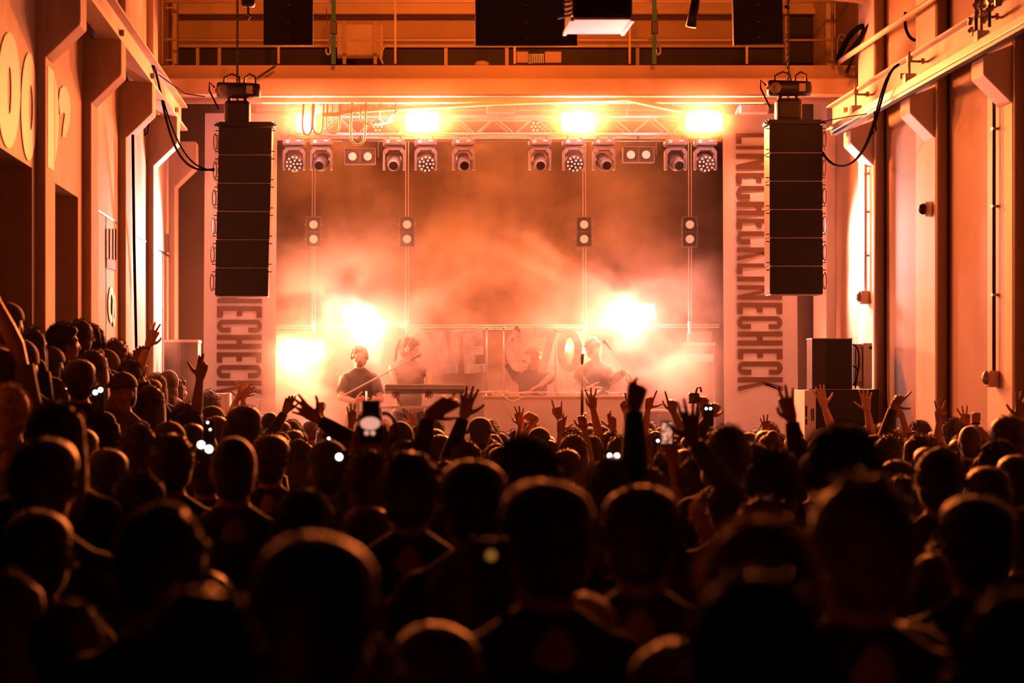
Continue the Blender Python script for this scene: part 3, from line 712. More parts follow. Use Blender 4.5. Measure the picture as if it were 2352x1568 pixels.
# moving heads
def moving_head(px, kind, yaw, lab, Y=YT):
    t = thing('moving_head_light', P(px, 318, Y), lab, 'stage light', 'unlit moving head lights under the truss', RAD(0))
    MB().bb(-0.13, 0.13, -0.08, 0.12, -0.085, -0.01).build('base', m_fixg, t, bev=0.02)
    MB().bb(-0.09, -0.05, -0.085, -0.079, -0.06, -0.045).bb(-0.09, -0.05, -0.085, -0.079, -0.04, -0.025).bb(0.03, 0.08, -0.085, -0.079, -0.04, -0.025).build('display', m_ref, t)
    MB().tube([(-0.08, 0, -0.01), (-0.06, 0, 0.06)], 0.012).tube([(0.08, 0, -0.01), (0.06, 0, 0.06)], 0.012).build('clamp', m_steel, t)
    o = [(-0.13, -0.36), (-0.13, -0.15), (-0.09, -0.105), (0.09, -0.105), (0.13, -0.15), (0.13, -0.36)]
    i_ = [(-0.10, -0.36), (-0.10, -0.19), (-0.055, -0.14), (0.055, -0.14), (0.10, -0.19), (0.10, -0.36)]
    MB().band(o, i_, lambda u, v, w: (u, w, v), -0.04, 0.06).build('yoke', m_fixg, t, bev=0.006)
    d = Vector((math.sin(RAD(yaw)), -0.92, -0.38)).normalized(); c = Vector((0, 0.01, -0.27))
    q = d.to_track_quat('Z', 'Y').to_matrix()
    if kind == 'spot':
        h = MB().tube([c - d * 0.13, c - d * 0.09, c + d * 0.06, c + d * 0.1], [0.05, 0.085, 0.09, 0.075], 20).build('head', m_fix, t, smooth=True)
        MB().tube([c + d * 0.095, c + d * 0.14], [0.073, 0.066], 20).build('lens_barrel', m_fixg, h, smooth=True)
        MB().tube([c + d * 0.135, c + d * 0.146], 0.05, 20).build('lens', m_lens, h)
    else:
        h = MB().tube([c - d * 0.09, c - d * 0.06, c + d * 0.06, c + d * 0.075], [0.05, 0.09, 0.105, 0.10], 24).build('head', m_fix, t, smooth=True)
        b = MB()
        for rr, nn in ((0, 1), (0.042, 5), (0.08, 11)):
            for k in range(nn):
                a = 2 * math.pi * k / nn
                b.ell(c + d * 0.077 + q @ Vector((rr * math.cos(a), rr * math.sin(a), 0)), (0.014, 0.014, 0.014), 8, 6)
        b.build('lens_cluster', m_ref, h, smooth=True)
for px, kind, yaw, lab in (
    (675, 'wash', 0, 'many-lensed wash light, leftmost under the truss'), (738, 'spot', -10, 'single-lens moving light beside the leftmost wash light'),
    (905, 'spot', -3, 'single-lens moving light, left neighbour of the strobe left of middle'), (978, 'wash', 5, 'many-lensed wash light right under the strobe left of middle'),
    (1065, 'spot', 2, 'single-lens moving light between left-middle strobe and the stage centre'), (1240, 'spot', 0, 'single-lens moving light just right of the stage centre'),
    (1318, 'wash', 3, 'many-lensed wash light right under the strobe right of middle'), (1387, 'spot', 10, 'single-lens moving light left of the right twin blinder'),
    (1552, 'spot', 12, 'single-lens moving light beside the rightmost wash light'), (1620, 'wash', 3, 'many-lensed wash light, rightmost under the truss')):
    moving_head(px, kind, yaw, lab)
# small LED cans inside the truss
for px, lab in ((868, 'seven-lens can inside the truss left of the strobe'), (1230, 'seven-lens can inside the truss near the middle')):
    c = P(px, 291, YT + 0.15); t = thing('led_can', c, lab, 'stage light', 'small round cans inside the truss')
    MB().tube([(0, 0.12, 0), (0, 0, 0)], [0.05, 0.075], 20).build('can_body', m_fix, t, smooth=True)
    b = MB()
    for k in range(7):
        a = math.pi / 3 * k; rr = 0 if k == 6 else 0.045
        b.ell((rr * math.cos(a), -0.004, rr * math.sin(a)), (0.016, 0.008, 0.016), 8, 6)
    b.build('lens_cluster', m_ref, t, smooth=True)
# two-lamp blinders
def blinder(px, py, Y, horiz, lit, lab, yoke=True, sp=0.175, r=0.048):
    t = thing('twin_blinder', P(px, py, Y), lab, 'stage light', 'two-lamp blinders')
    dx, dz = (sp / 2, 0) if horiz else (0, sp / 2)
    hw, hh = (sp * 1.02, 0.088) if horiz else (0.088, sp * 1.02)
    MB().bb(-hw, hw, 0.02, 0.14, -hh, hh).build('housing', m_fix, t, bev=0.006)
    fr = MB()
    for s in (-1, 1):
        fr.tube([(-hw, 0.016, s * hh), (hw, 0.016, s * hh)], 0.006, 6).tube([(s * hw, 0.016, -hh), (s * hw, 0.016, hh)], 0.006, 6)
    fr.tube([(0, 0.016, -hh), (0, 0.016, hh)] if horiz else [(-hw, 0.016, 0), (hw, 0.016, 0)], 0.004, 6)
    fr.build('front_frame', m_fixg, t)
    for s in (-1, 1):
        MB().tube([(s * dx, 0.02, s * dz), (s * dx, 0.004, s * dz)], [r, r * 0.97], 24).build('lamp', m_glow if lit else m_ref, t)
    if horiz and yoke:
        MB().tube([(-hw - 0.03, 0.06, 0), (-hw - 0.03, 0.06, 0.18), (hw + 0.03, 0.06, 0.18), (hw + 0.03, 0.06, 0)], 0.009, 8).tube([(0, 0.06, 0.18), (0, 0.04, 0.27)], 0.012).build('yoke', m_fixg, t)
    elif not horiz:
        MB().tube([(-hw - 0.02, 0.06, 0.09), (hw + 0.02, 0.06, 0.09)], 0.009).tube([(-hw - 0.02, 0.06, -0.09), (hw + 0.02, 0.06, -0.09)], 0.009).build('pivot_knob', m_steel, t)
    return t
blinder(827, 359, YT, True, False, 'unlit twin blinder hanging under the truss on the left')
blinder(1467, 355, YT, True, False, 'unlit twin blinder hanging under the truss on the right')
for px, lab in ((720, 'leftmost pole'), (935, 'second pole from the left banner'), (1342, 'third pole from the left banner'), (1585, 'rightmost pole')):
    blinder(px, 532, 27.2, False, False, 'unlit vertical twin blinder on the %s' % lab, r=0.05)
    t = thing('lighting_pole', P(px, 750, 27.35), 'thin double pole hanging from the truss, the %s' % lab, 'pole', 'thin double poles behind the band')
    for dx in (-0.016, 0.016): local(MB().tube([P(px, 750, 27.35) + Vector((dx, 0, 0)), P(px, 230, 27.35) + Vector((dx, 0, 0))], 0.006, 8).build('tube', m_alu, t))
    local(MB().tube([P(px, 765, 27.35), P(px, 738, 27.35)], 0.028, 10).build('foot_clamp', m_alu, t))
blinder(824, 718, 27.6, True, True, 'lit twin blinder above the bearded musician', False, 0.19, 0.062)
blinder(1468, 715, 27.6, True, True, 'brightly lit twin blinder throwing rays on the right', False, 0.19, 0.062)
t = thing('cross_pipe', P(1150, 749, 27.45), 'thin horizontal double pipe crossing behind the band', 'pipe')
for d in (-2, 3): local(MB().tube([P(633, 750 + d, 27.45), P(1652, 748 + d, 27.45)], 0.008, 8).build('tube', m_alu, t))

# festoon cable loops under the bridge on the left
for k, (a, bx, y0, y1, r) in enumerate(((695, 716, 238, 310, 0.012), (719, 741, 240, 308, 0.011), (750, 780, 238, 306, 0.012), (762, 776, 240, 286, 0.007), (806, 838, 236, 332, 0.013), (828, 898, 240, 288, 0.012), (872, 906, 236, 284, 0.006))):
    Y = 25.28
    pts = [P(a + 3, y0, Y), P(a, (y0 + y1) / 2, Y)] + [P((a + bx) / 2 + (bx - a) / 2 * math.cos(RAD(q)), y1 - 18 + 18 * math.sin(RAD(q)), Y) for q in range(180, -1, -20)] + [P(bx + (3 if k != 5 else 16), y0 + (0 if k != 5 else 12), Y)]
    tag(MB().tube(pts, r, 8).build('festoon_cable', m_cablew, smooth=True),
        ['pale cable loop in front of the leftmost strobe', 'narrow pale cable loop just right of the leftmost strobe', 'round pale cable loop above the left single-lens light', 'thin inner cable loop above the left twin blinder',
         'longest pale cable loop hanging below the truss', 'wide shallow cable loop beside the left can', 'thin cable arc just left of the second strobe'][k], 'cable', 'festoon cable loops under the bridge')
for px, lab in ((752, 'ribbed heat-sink box among the cable loops'), (1151, 'ribbed box hanging over the truss middle'), (1733, 'ribbed box at the right end of the bridge, by the right banner')):
    t = thing('ribbed_box', P(px, 250, 25.75), lab, 'box', 'ribbed boxes under the bridge')
    w = 0.16
    MB().bb(-w, w, 0, 0.14, -0.045, 0.045).build('casing', m_white, t, bev=0.005)
    q = MB()
    for k in range(16): q.bb(-w + 0.02 * k + 0.006, -w + 0.02 * k + 0.014, -0.014, 0, -0.04, 0.04)
    q.build('fins', m_conc, t)
    q = MB()
    for k in (-0.1, -0.05, 0.05, 0.11): q.tube([(k, 0.05, 0.04), (k + 0.01, 0.05, 0.1), (k + 0.02, 0.05, 0.12)], 0.006)
    q.build('leads', m_cablew, t)
tag(MB().tube([P(1690, 262, 25.9), P(1700, 238, 25.9), P(1712, 262, 25.9), P(1722, 236, 25.9)], 0.018).build('white_hanger', m_white, smooth=True), 'white bent hanger above the right banner', 'hanger')

# ---------------------------------------------------------------- banners with upright condensed capitals turned on their side
def glyphs(ch):
    """boxes/polys in a cell: u along the reading direction 0..1, v up 0..1 (of letter height)"""
    s = 0.36
    if ch == 'I': return [[(0, 0), (1, 0), (1, 1), (0, 1)]]
    if ch == 'L': return [[(0, 0), (s, 0), (s, 1), (0, 1)], [(s, 0), (1, 0), (1, .12), (s, .12)]]
    if ch == 'H': return [[(0, 0), (s, 0), (s, 1), (0, 1)], [(1 - s, 0), (1, 0), (1, 1), (1 - s, 1)], [(s, .44), (1 - s, .44), (1 - s, .56), (s, .56)]]
    if ch == 'N': return [[(0, 0), (.3, 0), (.3, 1), (0, 1)], [(.7, 0), (1, 0), (1, 1), (.7, 1)], [(.3, 1), (.3, .62), (.7, 0), (.7, .38)]]
    if ch == 'E': return [[(0, 0), (.4, 0), (.4, 1), (0, 1)], [(.4, 0), (1, 0), (1, .12), (.4, .12)], [(.4, .88), (1, .88), (1, 1), (.4, 1)], [(.4, .44), (.85, .44), (.85, .56), (.4, .56)]]
    if ch == 'K': return [[(0, 0), (s, 0), (s, 1), (0, 1)], [(s, .42), (.66, 1), (1, 1), (s, .60)], [(s, .55), (.45, .66), (1, 0), (.66, 0)]]
    if ch == 'C':
        o = [(1, .30), (1, .12)] + arc((.5, .12), (.5, .12), 0, -180, 10) + arc((.5, .88), (.5, .12), 180, 0, 10) + [(1, .70)]
        i = [(.62, .30), (.62, .14)] + arc((.5, .14), (.14, .05), 0, -180, 10) + arc((.5, .86), (.14, .05), 180, 0, 10) + [(.62, .70)]
        return [[o[k], o[k + 1], i[k + 1], i[k]] for k in range(len(o) - 1)]
SP = [('L', 306, 330), ('I', 335, 343), ('N', 353, 389), ('E', 397, 422), ('C', 427, 457), ('H', 463, 494), ('E', 502, 526), ('C', 531, 561), ('K', 568, 599),
      ('L', 605, 629), ('I', 635, 646), ('N', 655, 688), ('E', 695, 721), ('C', 726, 755), ('H', 761, 793), ('E', 801, 825), ('C', 830, 860), ('K', 866, 898)]
def banner(x0t, x1t, x0b, x1b, yt, yb, tx0, tx1, lab, dy, shy):
    Y = 26.5
    t = thing('banner', P((x0b + x1b) / 2, yb, Y), lab, 'banner', 'tall printed banners framing the stage')
    A = [P(x0t, yt, Y), P(x1t, yt, Y), P(x1b, yb, Y), P(x0b, yb, Y)]
    nx, ny = 6, 30; b = MB(); vs = []; fs = []
    for j in range(ny + 1):
        for i in range(nx + 1):
            u, v = i / nx, j / ny
            p = A[0].lerp(A[1], u).lerp(A[3].lerp(A[2], u), v); p.y += 0.012 * math.sin(u * 5 + v * 3)
            vs.append(p)
    m_ = len(vs); vs += [v + Vector((0, 0.012, 0)) for v in vs]
    for j in range(ny):
        for i in range(nx):
            a = j * (nx + 1) + i; q = (a, a + 1, a + nx + 2, a + nx + 1); fs.append(q); fs.append(tuple(k + m_ for k in reversed(q)))
    b.add(vs, fs); local(b.build('fabric', m_ban, t, smooth=False))
    local(MB().tube([A[0] + Vector((0, 0.01, 0)), A[1] + Vector((0, 0.01, 0))], 0.015).build('top_hem', m_ban, t))
    b = MB()
    for ch, a, c in SP:
        for poly in glyphs(ch):
            pts = [(tx0 + v * (tx1 - tx0), a + dy + u * (c - a)) for u, v in poly]   # top of the letters points to the right
            pts = [(x + shy * (y - 600), y) for x, y in pts]
            n_ = len(pts)
            F_ = [P(x, y, Y - 0.024) for x, y in pts]; B_ = [p + Vector((0, 0.004, 0)) for p in F_]
            b.add(F_ + B_, [tuple(range(n_)), tuple(range(2 * n_ - 1, n_ - 1, -1))] + [(i, (i + 1) % n_, (i + 1) % n_ + n_, i + n_) for i in range(n_)])
    local(b.build('lettering', m_ink, t))
banner(1660, 1828, 1664, 1834, 262, 1010, 1693, 1796, 'tall banner with sideways dark capitals right of the stage', 0, 0.008)
banner(471, 637, 466, 632, 262, 985, 499, 602, 'tall banner with sideways capitals left of the stage, mostly behind speakers', 8, -0.006)

# ---------------------------------------------------------------- foil letters strung across the stage
def foil(name, lab, px, py, w, h, rot, polys, Y=26.85, m=m_foil):
    t = thing('foil_letter', P(px, py, Y), lab, 'letter', 'foil letters strung across the stage')
    k = F / Y; q = Matrix.Rotation(RAD(rot), 3, 'Y')
    b = MB()
    for poly in polys:
        b.prism(poly, lambda u, v, s: q @ Vector(((u - 0.5) * w / k, s, (v - 0.5) * h / k)), -0.02, 0.02)
    b.build('letter_panel', m, t, bev=0.004)
    ed = MB()
    for poly in polys[:1]:
        n_ = len(poly)
        for i in range(n_): ed.tube([q @ Vector(((poly[j][0] - 0.5) * w / k, -0.022, (poly[j][1] - 0.5) * h / k)) for j in (i, (i + 1) % n_)], 0.004, 5)
    ed.build('shiny_edge', m_white, t)
O_ = lambda si=.2: [[(a[0], a[1]), (b[0], b[1]), (d[0], d[1]), (c[0], c[1])] for a, b, c, d in
      zip(arc((.5, .5), (.5, .5), 0, 360, 24)[:-1], arc((.5, .5), (.5, .5), 0, 360, 24)[1:], arc((.5, .5), (si, .3), 0, 360, 24)[:-1], arc((.5, .5), (si, .3), 0, 360, 24)[1:])]
foil('l', 'foil letter L, leaning and brightly lit', 903, 796, 44, 92, 12, [[(0, 0), (.55, 0), (.55, 1), (0, 1)], [(.55, 0), (1, 0), (1, .18), (.55, .18)]])
foil('o', 'round foil letter O behind the singer', 962, 798, 55, 82, 0, O_(.2))
foil('v', 'foil letter V between O and E', 1028, 808, 62, 98, 0, [[(0, 1), (.36, 1), (.62, .28), (.62, 0), (.3, 0)], [(.62, 0), (.62, .6), (.66, 1), (1, 1), (.86, 0)]])
foil('e', 'foil letter E beside the tall stand', 1090, 808, 50, 96, -3, [[(0, 0), (.5, 0), (.5, 1), (0, 1)], [(.5, .8), (.9, .8), (.9, 1), (.5, 1)], [(.5, .42), (.9, .42), (.9, .62), (.5, .62)], [(.5, 0), (1, 0), (1, .2), (.5, .2)]])
foil('g', 'foil letter G half hidden by the raised arm', 1192, 805, 60, 98, 0, [[(o[0], o[1]), (p[0], p[1]), (r[0], r[1]), (s[0], s[1])] for o, p, s, r in
     zip(arc((.5, .5), (.5, .5), 40, 320, 20)[:-1], arc((.5, .5), (.5, .5), 40, 320, 20)[1:], arc((.5, .5), (.2, .3), 40, 320, 20)[:-1], arc((.5, .5), (.2, .3), 40, 320, 20)[1:])] + [[(.55, .4), (.95, .4), (.95, .2), (.75, .2), (.55, .28)]])
foil('t', 'foil numeral-like letter with slanting stem behind the blonde performer', 1250, 805, 52, 100, 0, [[(0, .82), (1, .82), (1, 1), (0, 1)], [(.62, .82), (1, .82), (.6, 0), (.22, 0)]])
foil('o', 'round foil letter O behind the tall microphone stand', 1308, 805, 58, 100, 0, O_(.18))
tag(MB().tube([P(880, 747, 26.9), P(985, 762, 26.9), P(1115, 757, 26.9)], 0.008, 6).build('letter_string', m_cablew), 'string carrying the left foil letters', 'string')
tag(MB().tube([P(1155, 757, 26.9), P(1230, 752, 26.9), P(1340, 758, 26.9)], 0.008, 6).build('letter_string', m_cablew), 'string carrying the right foil letters', 'string')

# stands, tables and instruments
def stand(px, ytop, Y, lab, boom=None, T=False, r=0.012, knob=None, m=m_alu, group='stands among the band'):
    c = P(px, 900, Y); c.z = STZ; t = thing('stand', c, lab, 'stand', group)
    H = P(px, ytop, Y).z - STZ
    MB().tube([(0, 0, 0.25), (0, 0, H * 0.62)], r * 1.5, 10).build('lower_tube', m, t, smooth=True)
    MB().tube([(0, 0, H * 0.6), (0, 0, H)], r, 10).build('upper_tube', m, t, smooth=True)
    for a in (90, 210, 330):
        MB().tube([(0, 0, 0.42), (0.3 * math.cos(RAD(a)), 0.3 * math.sin(RAD(a)), 0.015)], 0.011, 8).build('leg', m, t)
    MB().ell((0.03, -0.02, H * 0.62), (0.03, 0.03, 0.04)).build('knob', m_steel, t, smooth=True)
    if T: MB().tube([(-0.12, 0, H), (0.1, 0, H)], 0.01).ell((0, 0, H + 0.02), (0.02, 0.02, 0.02)).build('crossbar', m, t)
    if boom:
        a, bq = [P(*q) - c for q in boom]
        MB().tube([a, bq], [0.011, 0.008], 8).build('boom', m, t)
        d = (bq - a).normalized()
        MB().tube([bq, bq + d * 0.09, bq + d * 0.12, bq + d * 0.15], [0.012, 0.016, 0.028, 0.016], 12).build('microphone', m_dark if m is not m_alu else m_steel, t, smooth=True)
    return t
stand(1118, 757, 26.6, 'tall lighting stand with crossbar beside the letter E', T=True, r=0.014)
stand(1157, 757, 26.6, 'tall stand left of the blonde performer', T=True)
stand(1276, 760, 26.7, 'stand holding the string between slanted and round foil letters', T=True)
t = stand(1337, 836, 25.6, 'straight microphone stand rising above the crowd, lamp glare at its top', r=0.009, m=m_steel)
MB().tube([(0, 0, 0.95), (0, 0, 1.25)], 0.017, 10).build('grip', m_dark, t, smooth=True)
H = P(1337, 836, 25.6).z - STZ
MB().tube([(0, 0, H), (0, -0.02, H + 0.08), (0, -0.02, H + 0.12)], [0.014, 0.02, 0.03], 12).build('microphone', m_steel, t, smooth=True)
stand(842, 898, 26.2, 'short stand whose long boom reaches the singer\'s mouth', boom=((790, 908, 26.0), (942, 826, 26.35)), r=0.012)
t = stand(1432, 905, 26.8, 'stand with raised boom before the guitarist', boom=((1440, 850, 26.8), (1404, 803, 26.7)))
# tiny bright lamps by the mic
for px, py, r, lab in ((1305, 798, 0.036, 'small round lit lamp left of the tall microphone'), (1336, 806, 0.05, 'larger glaring lamp right behind the tall microphone')):
    t = thing('spot_lamp', P(px, py, 27.3), lab, 'lamp', 'small glaring lamps at centre stage')
    MB().tube([(0, 0.12, 0), (0, 0, 0)], [r * 0.8, r * 1.15], 16).build('can', m_fix, t); MB().ell((0, -0.005, 0), (r, 0.012, r)).build('bulb', m_glow, t, smooth=True)
    MB().tube([(0, 0.08, -r), (0, 0.08, STZ - P(px, py, 27.3).z)], 0.012).build('post', m_fix, t)
    point(P(px, py, 27.15), 16, HOT, 'lamp_glare', 0.03)
# keyboard on its X stand
t = thing('keyboard', P(975, 893, 26.1), 'long stage keyboard in front of the singer', 'keyboard')
MB().box((0, 0, 0.0), (0.92, 0.3, 0.075), Matrix.Rotation(RAD(-8), 3, 'X')).build('body', m_fixg, t, bev=0.012)
q = MB()
for k in range(40): q.bb(-0.44 + k * 0.0223, -0.42 + k * 0.0223, -0.03, 0.12, 0.035, 0.046)
q.build('white_keys', m_white, t); q = MB()
for k in range(39):
    if k % 7 not in (2, 6): q.bb(-0.427 + k * 0.0223, -0.414 + k * 0.0223, 0.02, 0.12, 0.046, 0.056)
q.build('black_keys', m_dark, t)
for s in (-1, 1): MB().tube([(s * 0.35, 0.05, -0.05), (-s * 0.35, 0.05, STZ - t.location.z)], 0.015).build('stand_leg', m_steel, t)
def table(px0, px1, py, Y, lab, cloth=None, d=0.6):
    x0, x1 = P(px0, 0, Y).x, P(px1, 0, Y).x; z = P(0, py, Y).z
    t = thing('table', ((x0 + x1) / 2, Y, STZ), lab, 'table', 'tables with equipment on the stage')
    w = (x1 - x0) / 2; h = z - STZ
    MB().bb(-w, w, 0, d, h - 0.03, h).build('table_top', m_white if not cloth else m_conc, t, bev=0.004)
    if cloth: MB().bb(-w, w, 0.004, 0.02, 0.02, h - 0.03).build('front_cover', cloth, t)
    for sx in (-1, 1):
        for yy in (0.05, d - 0.05): MB().tube([(sx * (w - 0.05), yy, 0), (sx * (w - 0.05), yy, h - 0.03)], 0.017).build('leg', m_steel, t)
    return t
table(862, 1012, 932, 26.0, 'low pale table under the keyboard', d=0.35)
table(1112, 1440, 909, 26.1, 'long covered table strewn with cables at centre stage', m_ban, 0.55)
table(1322, 1390, 871, 27.0, 'small tall table behind the microphone stand', d=0.4)
table(1500, 1650, 940, 27.0, 'low table at the right end of the stage')
for k in range(16):
    x = R.uniform(1120, 1420); pts = [P(x + R.uniform(-14, 14) * j, 906, 26.15 + R.uniform(0, 0.3)) + Vector((0, 0, R.uniform(0.0, 0.05))) for j in range(6)]
    tag(MB().tube(bez(pts, 16), 0.006, 6).build('cable', m_cablew, smooth=True), 'pale cable tangled on the long centre-stage table', 'cable', 'cables on the long centre-stage table')
tag(MB().tube(bez([P(1160, 908, 26.08), P(1165, 925, 26.05), P(1185, 925, 26.05), P(1200, 910, 26.08)]), 0.006, 6).build('cable', m_cablew, smooth=True), 'cable loop drooping over the front of the long table', 'cable')
t = thing('equipment_rack', P(1610, 790, 27.6), 'pale shelf unit with boxes behind haze near the right banner', 'rack')
MB().bb(-0.18, 0.18, 0, 0.3, -0.02, 0.02).build('shelf', m_conc, t); MB().bb(-0.16, 0.16, 0, 0.3, -0.22, -0.12).build('drawer_unit', m_white, t, bev=0.01); MB().bb(-0.14, 0.14, 0.02, 0.28, 0.03, 0.16).build('case', m_fixg, t, bev=0.01)
for s in (-1, 1): MB().tube([(s * 0.17, 0.1, 0.02), (s * 0.17, 0.1, STZ - t.location.z)], 0.012).build('leg', m_steel, t)
t = thing('guitar', P(597, 945, 25.9), 'guitar headstock and neck standing in front of the left banner', 'guitar')
MB().tube([(0, 0, 0.12), (0, 0, -0.55)], 0.022, 8).build('neck', m_wood, t); MB().ell((0, 0, -0.8), (0.17, 0.04, 0.2)).ell((0, 0, -0.62), (0.12, 0.04, 0.12)).build('body', m_wood, t, smooth=True)
q = MB()
for k in range(5):
    for s in (-1, 1): q.tube([(0, 0, 0.13 - 0.03 * k), (s * 0.035, 0, 0.14 - 0.03 * k)], 0.007)
q.build('tuning_pegs', m_alu, t)
# speakers on both sides
t = thing('floor_speaker', P(417, 900, 24.9), 'pale-topped bulging speaker cabinet left of the left banner', 'loudspeaker')
t.location.z = 0; k = F / 24.9; zt = P(0, 780, 24.9).z
prof = [(-0.19, 0)] + [(-0.19 + 0.37 * i / 10, -0.09 * math.sin(math.pi * i / 10)) for i in range(11)] + [(0.18, 0.45), (-0.19, 0.45)]
MB().prism(prof, lambda u, v, w: (u, v, w), 1.0, zt - 0.03).build('cabinet', m_fixg, t)
MB().prism([(u * 1.03, v * 1.05) for u, v in prof], lambda u, v, w: (u, v, w), zt - 0.03, zt).build('rim', m_white, t)
MB().prism(prof, lambda u, v, w: (u, v + 0.02, w), 0.0, 1.0).build('lower_cabinet', m_dark, t)
t = thing('small_flight_case', P(503, 935, 24.6), 'low case with a bright end at the foot of the left banner', 'case')
t.location.z = 0; zt = P(0, 903, 24.6).z
MB().bb(-0.12, 0.08, 0, 0.35, 0, zt).build('case_body', m_wood, t, bev=0.01); MB().bb(0.08, 0.115, 0, 0.35, 0.2, zt).build('end_plate', m_white, t)
Y = 23.4
t = thing('subwoofer', P(1933, 970, Y), 'wide black subwoofer on the right with a white slotted side panel', 'loudspeaker'); t.location.z = 0
zt = P(0, 894, Y).z; cx = t.location.x
MB().bb(P(1874, 0, Y).x - cx, P(2018, 0, Y).x - cx, 0, 0.6, 0.0, zt).build('cabinet', m_black, t, bev=0.006)
MB().bb(P(1848, 0, Y).x - cx, P(1874, 0, Y).x - cx, 0.0, 0.6, 0.0, zt - 0.005).build('side_panel', m_white, t, bev=0.003)
q = MB()
for a, b_, c_, d_ in ((1850, 1854, 932, 957), (1850, 1854, 962, 975), (1863, 1865, 938, 966), (1866.5, 1869.5, 938, 966)):
    q.bb(P(a, 0, Y).x - cx, P(b_, 0, Y).x - cx, -0.004, 0.0, P(0, d_, Y).z, P(0, c_, Y).z)
q.build('slots', m_dark, t)
t = thing('side_speaker', P(1912, 893, Y + 0.1), 'tall black speaker cabinet standing on the wide subwoofer', 'loudspeaker'); H = 117 * Y / F
t.location.z = zt + 0.002
MB().prism([(-0.21, 0.0), (0.205, 0.0), (0.205, 0.45), (-0.05, 0.5), (-0.21, 0.3)], lambda u, v, w: (u, v, w), 0, H).build('cabinet', m_black, t, bev=0.006)
MB().bb(-0.2, -0.07, -0.01, 0.0, 0.02, H - 0.02).build('grille', m_dark, t); MB().bb(-0.215, 0.21, -0.003, 0.3, H - 0.006, H + 0.004).build('top_edge', m_steel, t)
tag(MB().tube(bez([P(1958, 791, 23.6), P(1975, 792, 23.6), P(1982, 830, 23.6), P(1962, 880, 23.6), P(1965, 892, 23.6)]), 0.008, 8).tube(bez([P(1960, 840, 23.6), P(1980, 850, 23.6), P(1960, 885, 23.6)]), 0.008, 8).build('speaker_lead', m_cable, smooth=True), 'black lead bowing behind the tall right speaker', 'cable')
t = thing('electrical_cabinet', P(1985, 893, 23.62), 'cream electrical cabinet behind the tall right speaker', 'cabinet')
x = lambda a: P(a, 0, 23.62).x - t.location.x
MB().bb(x(1985), x(2006), 0.05, 0.3, 0, 0.48).build('casing', m_white, t, bev=0.008); MB().bb(x(1967), x(1984), 0.08, 0.3, 0.03, 0.47).build('open_frame', m_conc, t)
MB().bb(x(1969), x(1982), 0.06, 0.09, 0.08, 0.2).bb(x(1969), x(1982), 0.06, 0.09, 0.26, 0.42).build('breakers', m_wood, t)
MB().tube([(x(2002), 0.05, 0.43), (x(2002), 0.035, 0.43)], 0.017).build('lock', m_dark, t)
# ---------------------------------------------------------------- people
def remesh(mb, vox, name, smooth=3, fac=0.5):
    me = mb.mesh(name + '_src', fix=False)
    o = bpy.data.objects.new('tmp', me); COL.objects.link(o)
    r = o.modifiers.new('r', 'REMESH'); r.mode = 'VOXEL'; r.voxel_size = vox; r.adaptivity = 0
    if smooth:
        s = o.modifiers.new('s', 'SMOOTH'); s.factor = fac; s.iterations = smooth
    dg = bpy.context.evaluated_depsgraph_get(); dg.update()
    out = bpy.data.meshes.new_from_object(o.evaluated_get(dg))
    bpy.data.objects.remove(o); bpy.data.meshes.remove(me)
    out.name = name
    return out
def mesh_arrays(me):
    n = len(me.vertices); v = np.empty(n * 3, 'f'); me.vertices.foreach_get('co', v)
    fs = [tuple(p.vertices) for p in me.polygons]
    return v.reshape(-1, 3), fs
def join(name, parts):
    V = []; Fs = []; o = 0
    for v, f in parts:
        V.append(np.asarray(v, 'f').reshape(-1, 3)); Fs += [tuple(i + o for i in q) for q in f]; o += len(V[-1])
    V = np.concatenate(V)
    me = bpy.data.meshes.new(name); me.from_pydata(V.tolist(), [], Fs)
    me.polygons.foreach_set('use_smooth', [True] * len(me.polygons)); me.update()
    return me
HC = Vector((0, 0.0, 1.52))   # pivot of the head
def head_prims(b, yaw=0, pitch=0, roll=0, fine=False):
    q = Matrix.Rotation(RAD(yaw), 3, 'Z') @ Matrix.Rotation(RAD(pitch), 3, 'X') @ Matrix.Rotation(RAD(roll), 3, 'Y')
    T = lambda p: HC + q @ (Vector(p) - HC)
    b.ell(T((0, -0.012, 1.652)), (0.074, 0.093, 0.098), 20, 14, q)
    b.ell(T((0, 0.022, 1.60)), (0.062, 0.070, 0.085), 16, 12, q)
    b.capsule(T((-0.02, 0.055, 1.545)), T((0.02, 0.055, 1.545)), 0.027, 0.027)
    b.capsule(T((0, 0.088, 1.632)), T((0, 0.103, 1.597)), 0.009, 0.014)
    b.capsule(T((-0.035, 0.072, 1.655)), T((0.035, 0.072, 1.655)), 0.015, 0.015)
    b.capsule(T((-0.018, 0.083, 1.568)), T((0.018, 0.083, 1.568)), 0.009, 0.009)
    for s in (-1, 1):
        b.ell(T((s * 0.076, -0.004, 1.625)), (0.011, 0.021, 0.033), 10, 8, q)
        b.capsule(T((s * 0.045, 0.062, 1.605)), T((s * 0.05, 0.045, 1.60)), 0.018, 0.018)
    return T, q
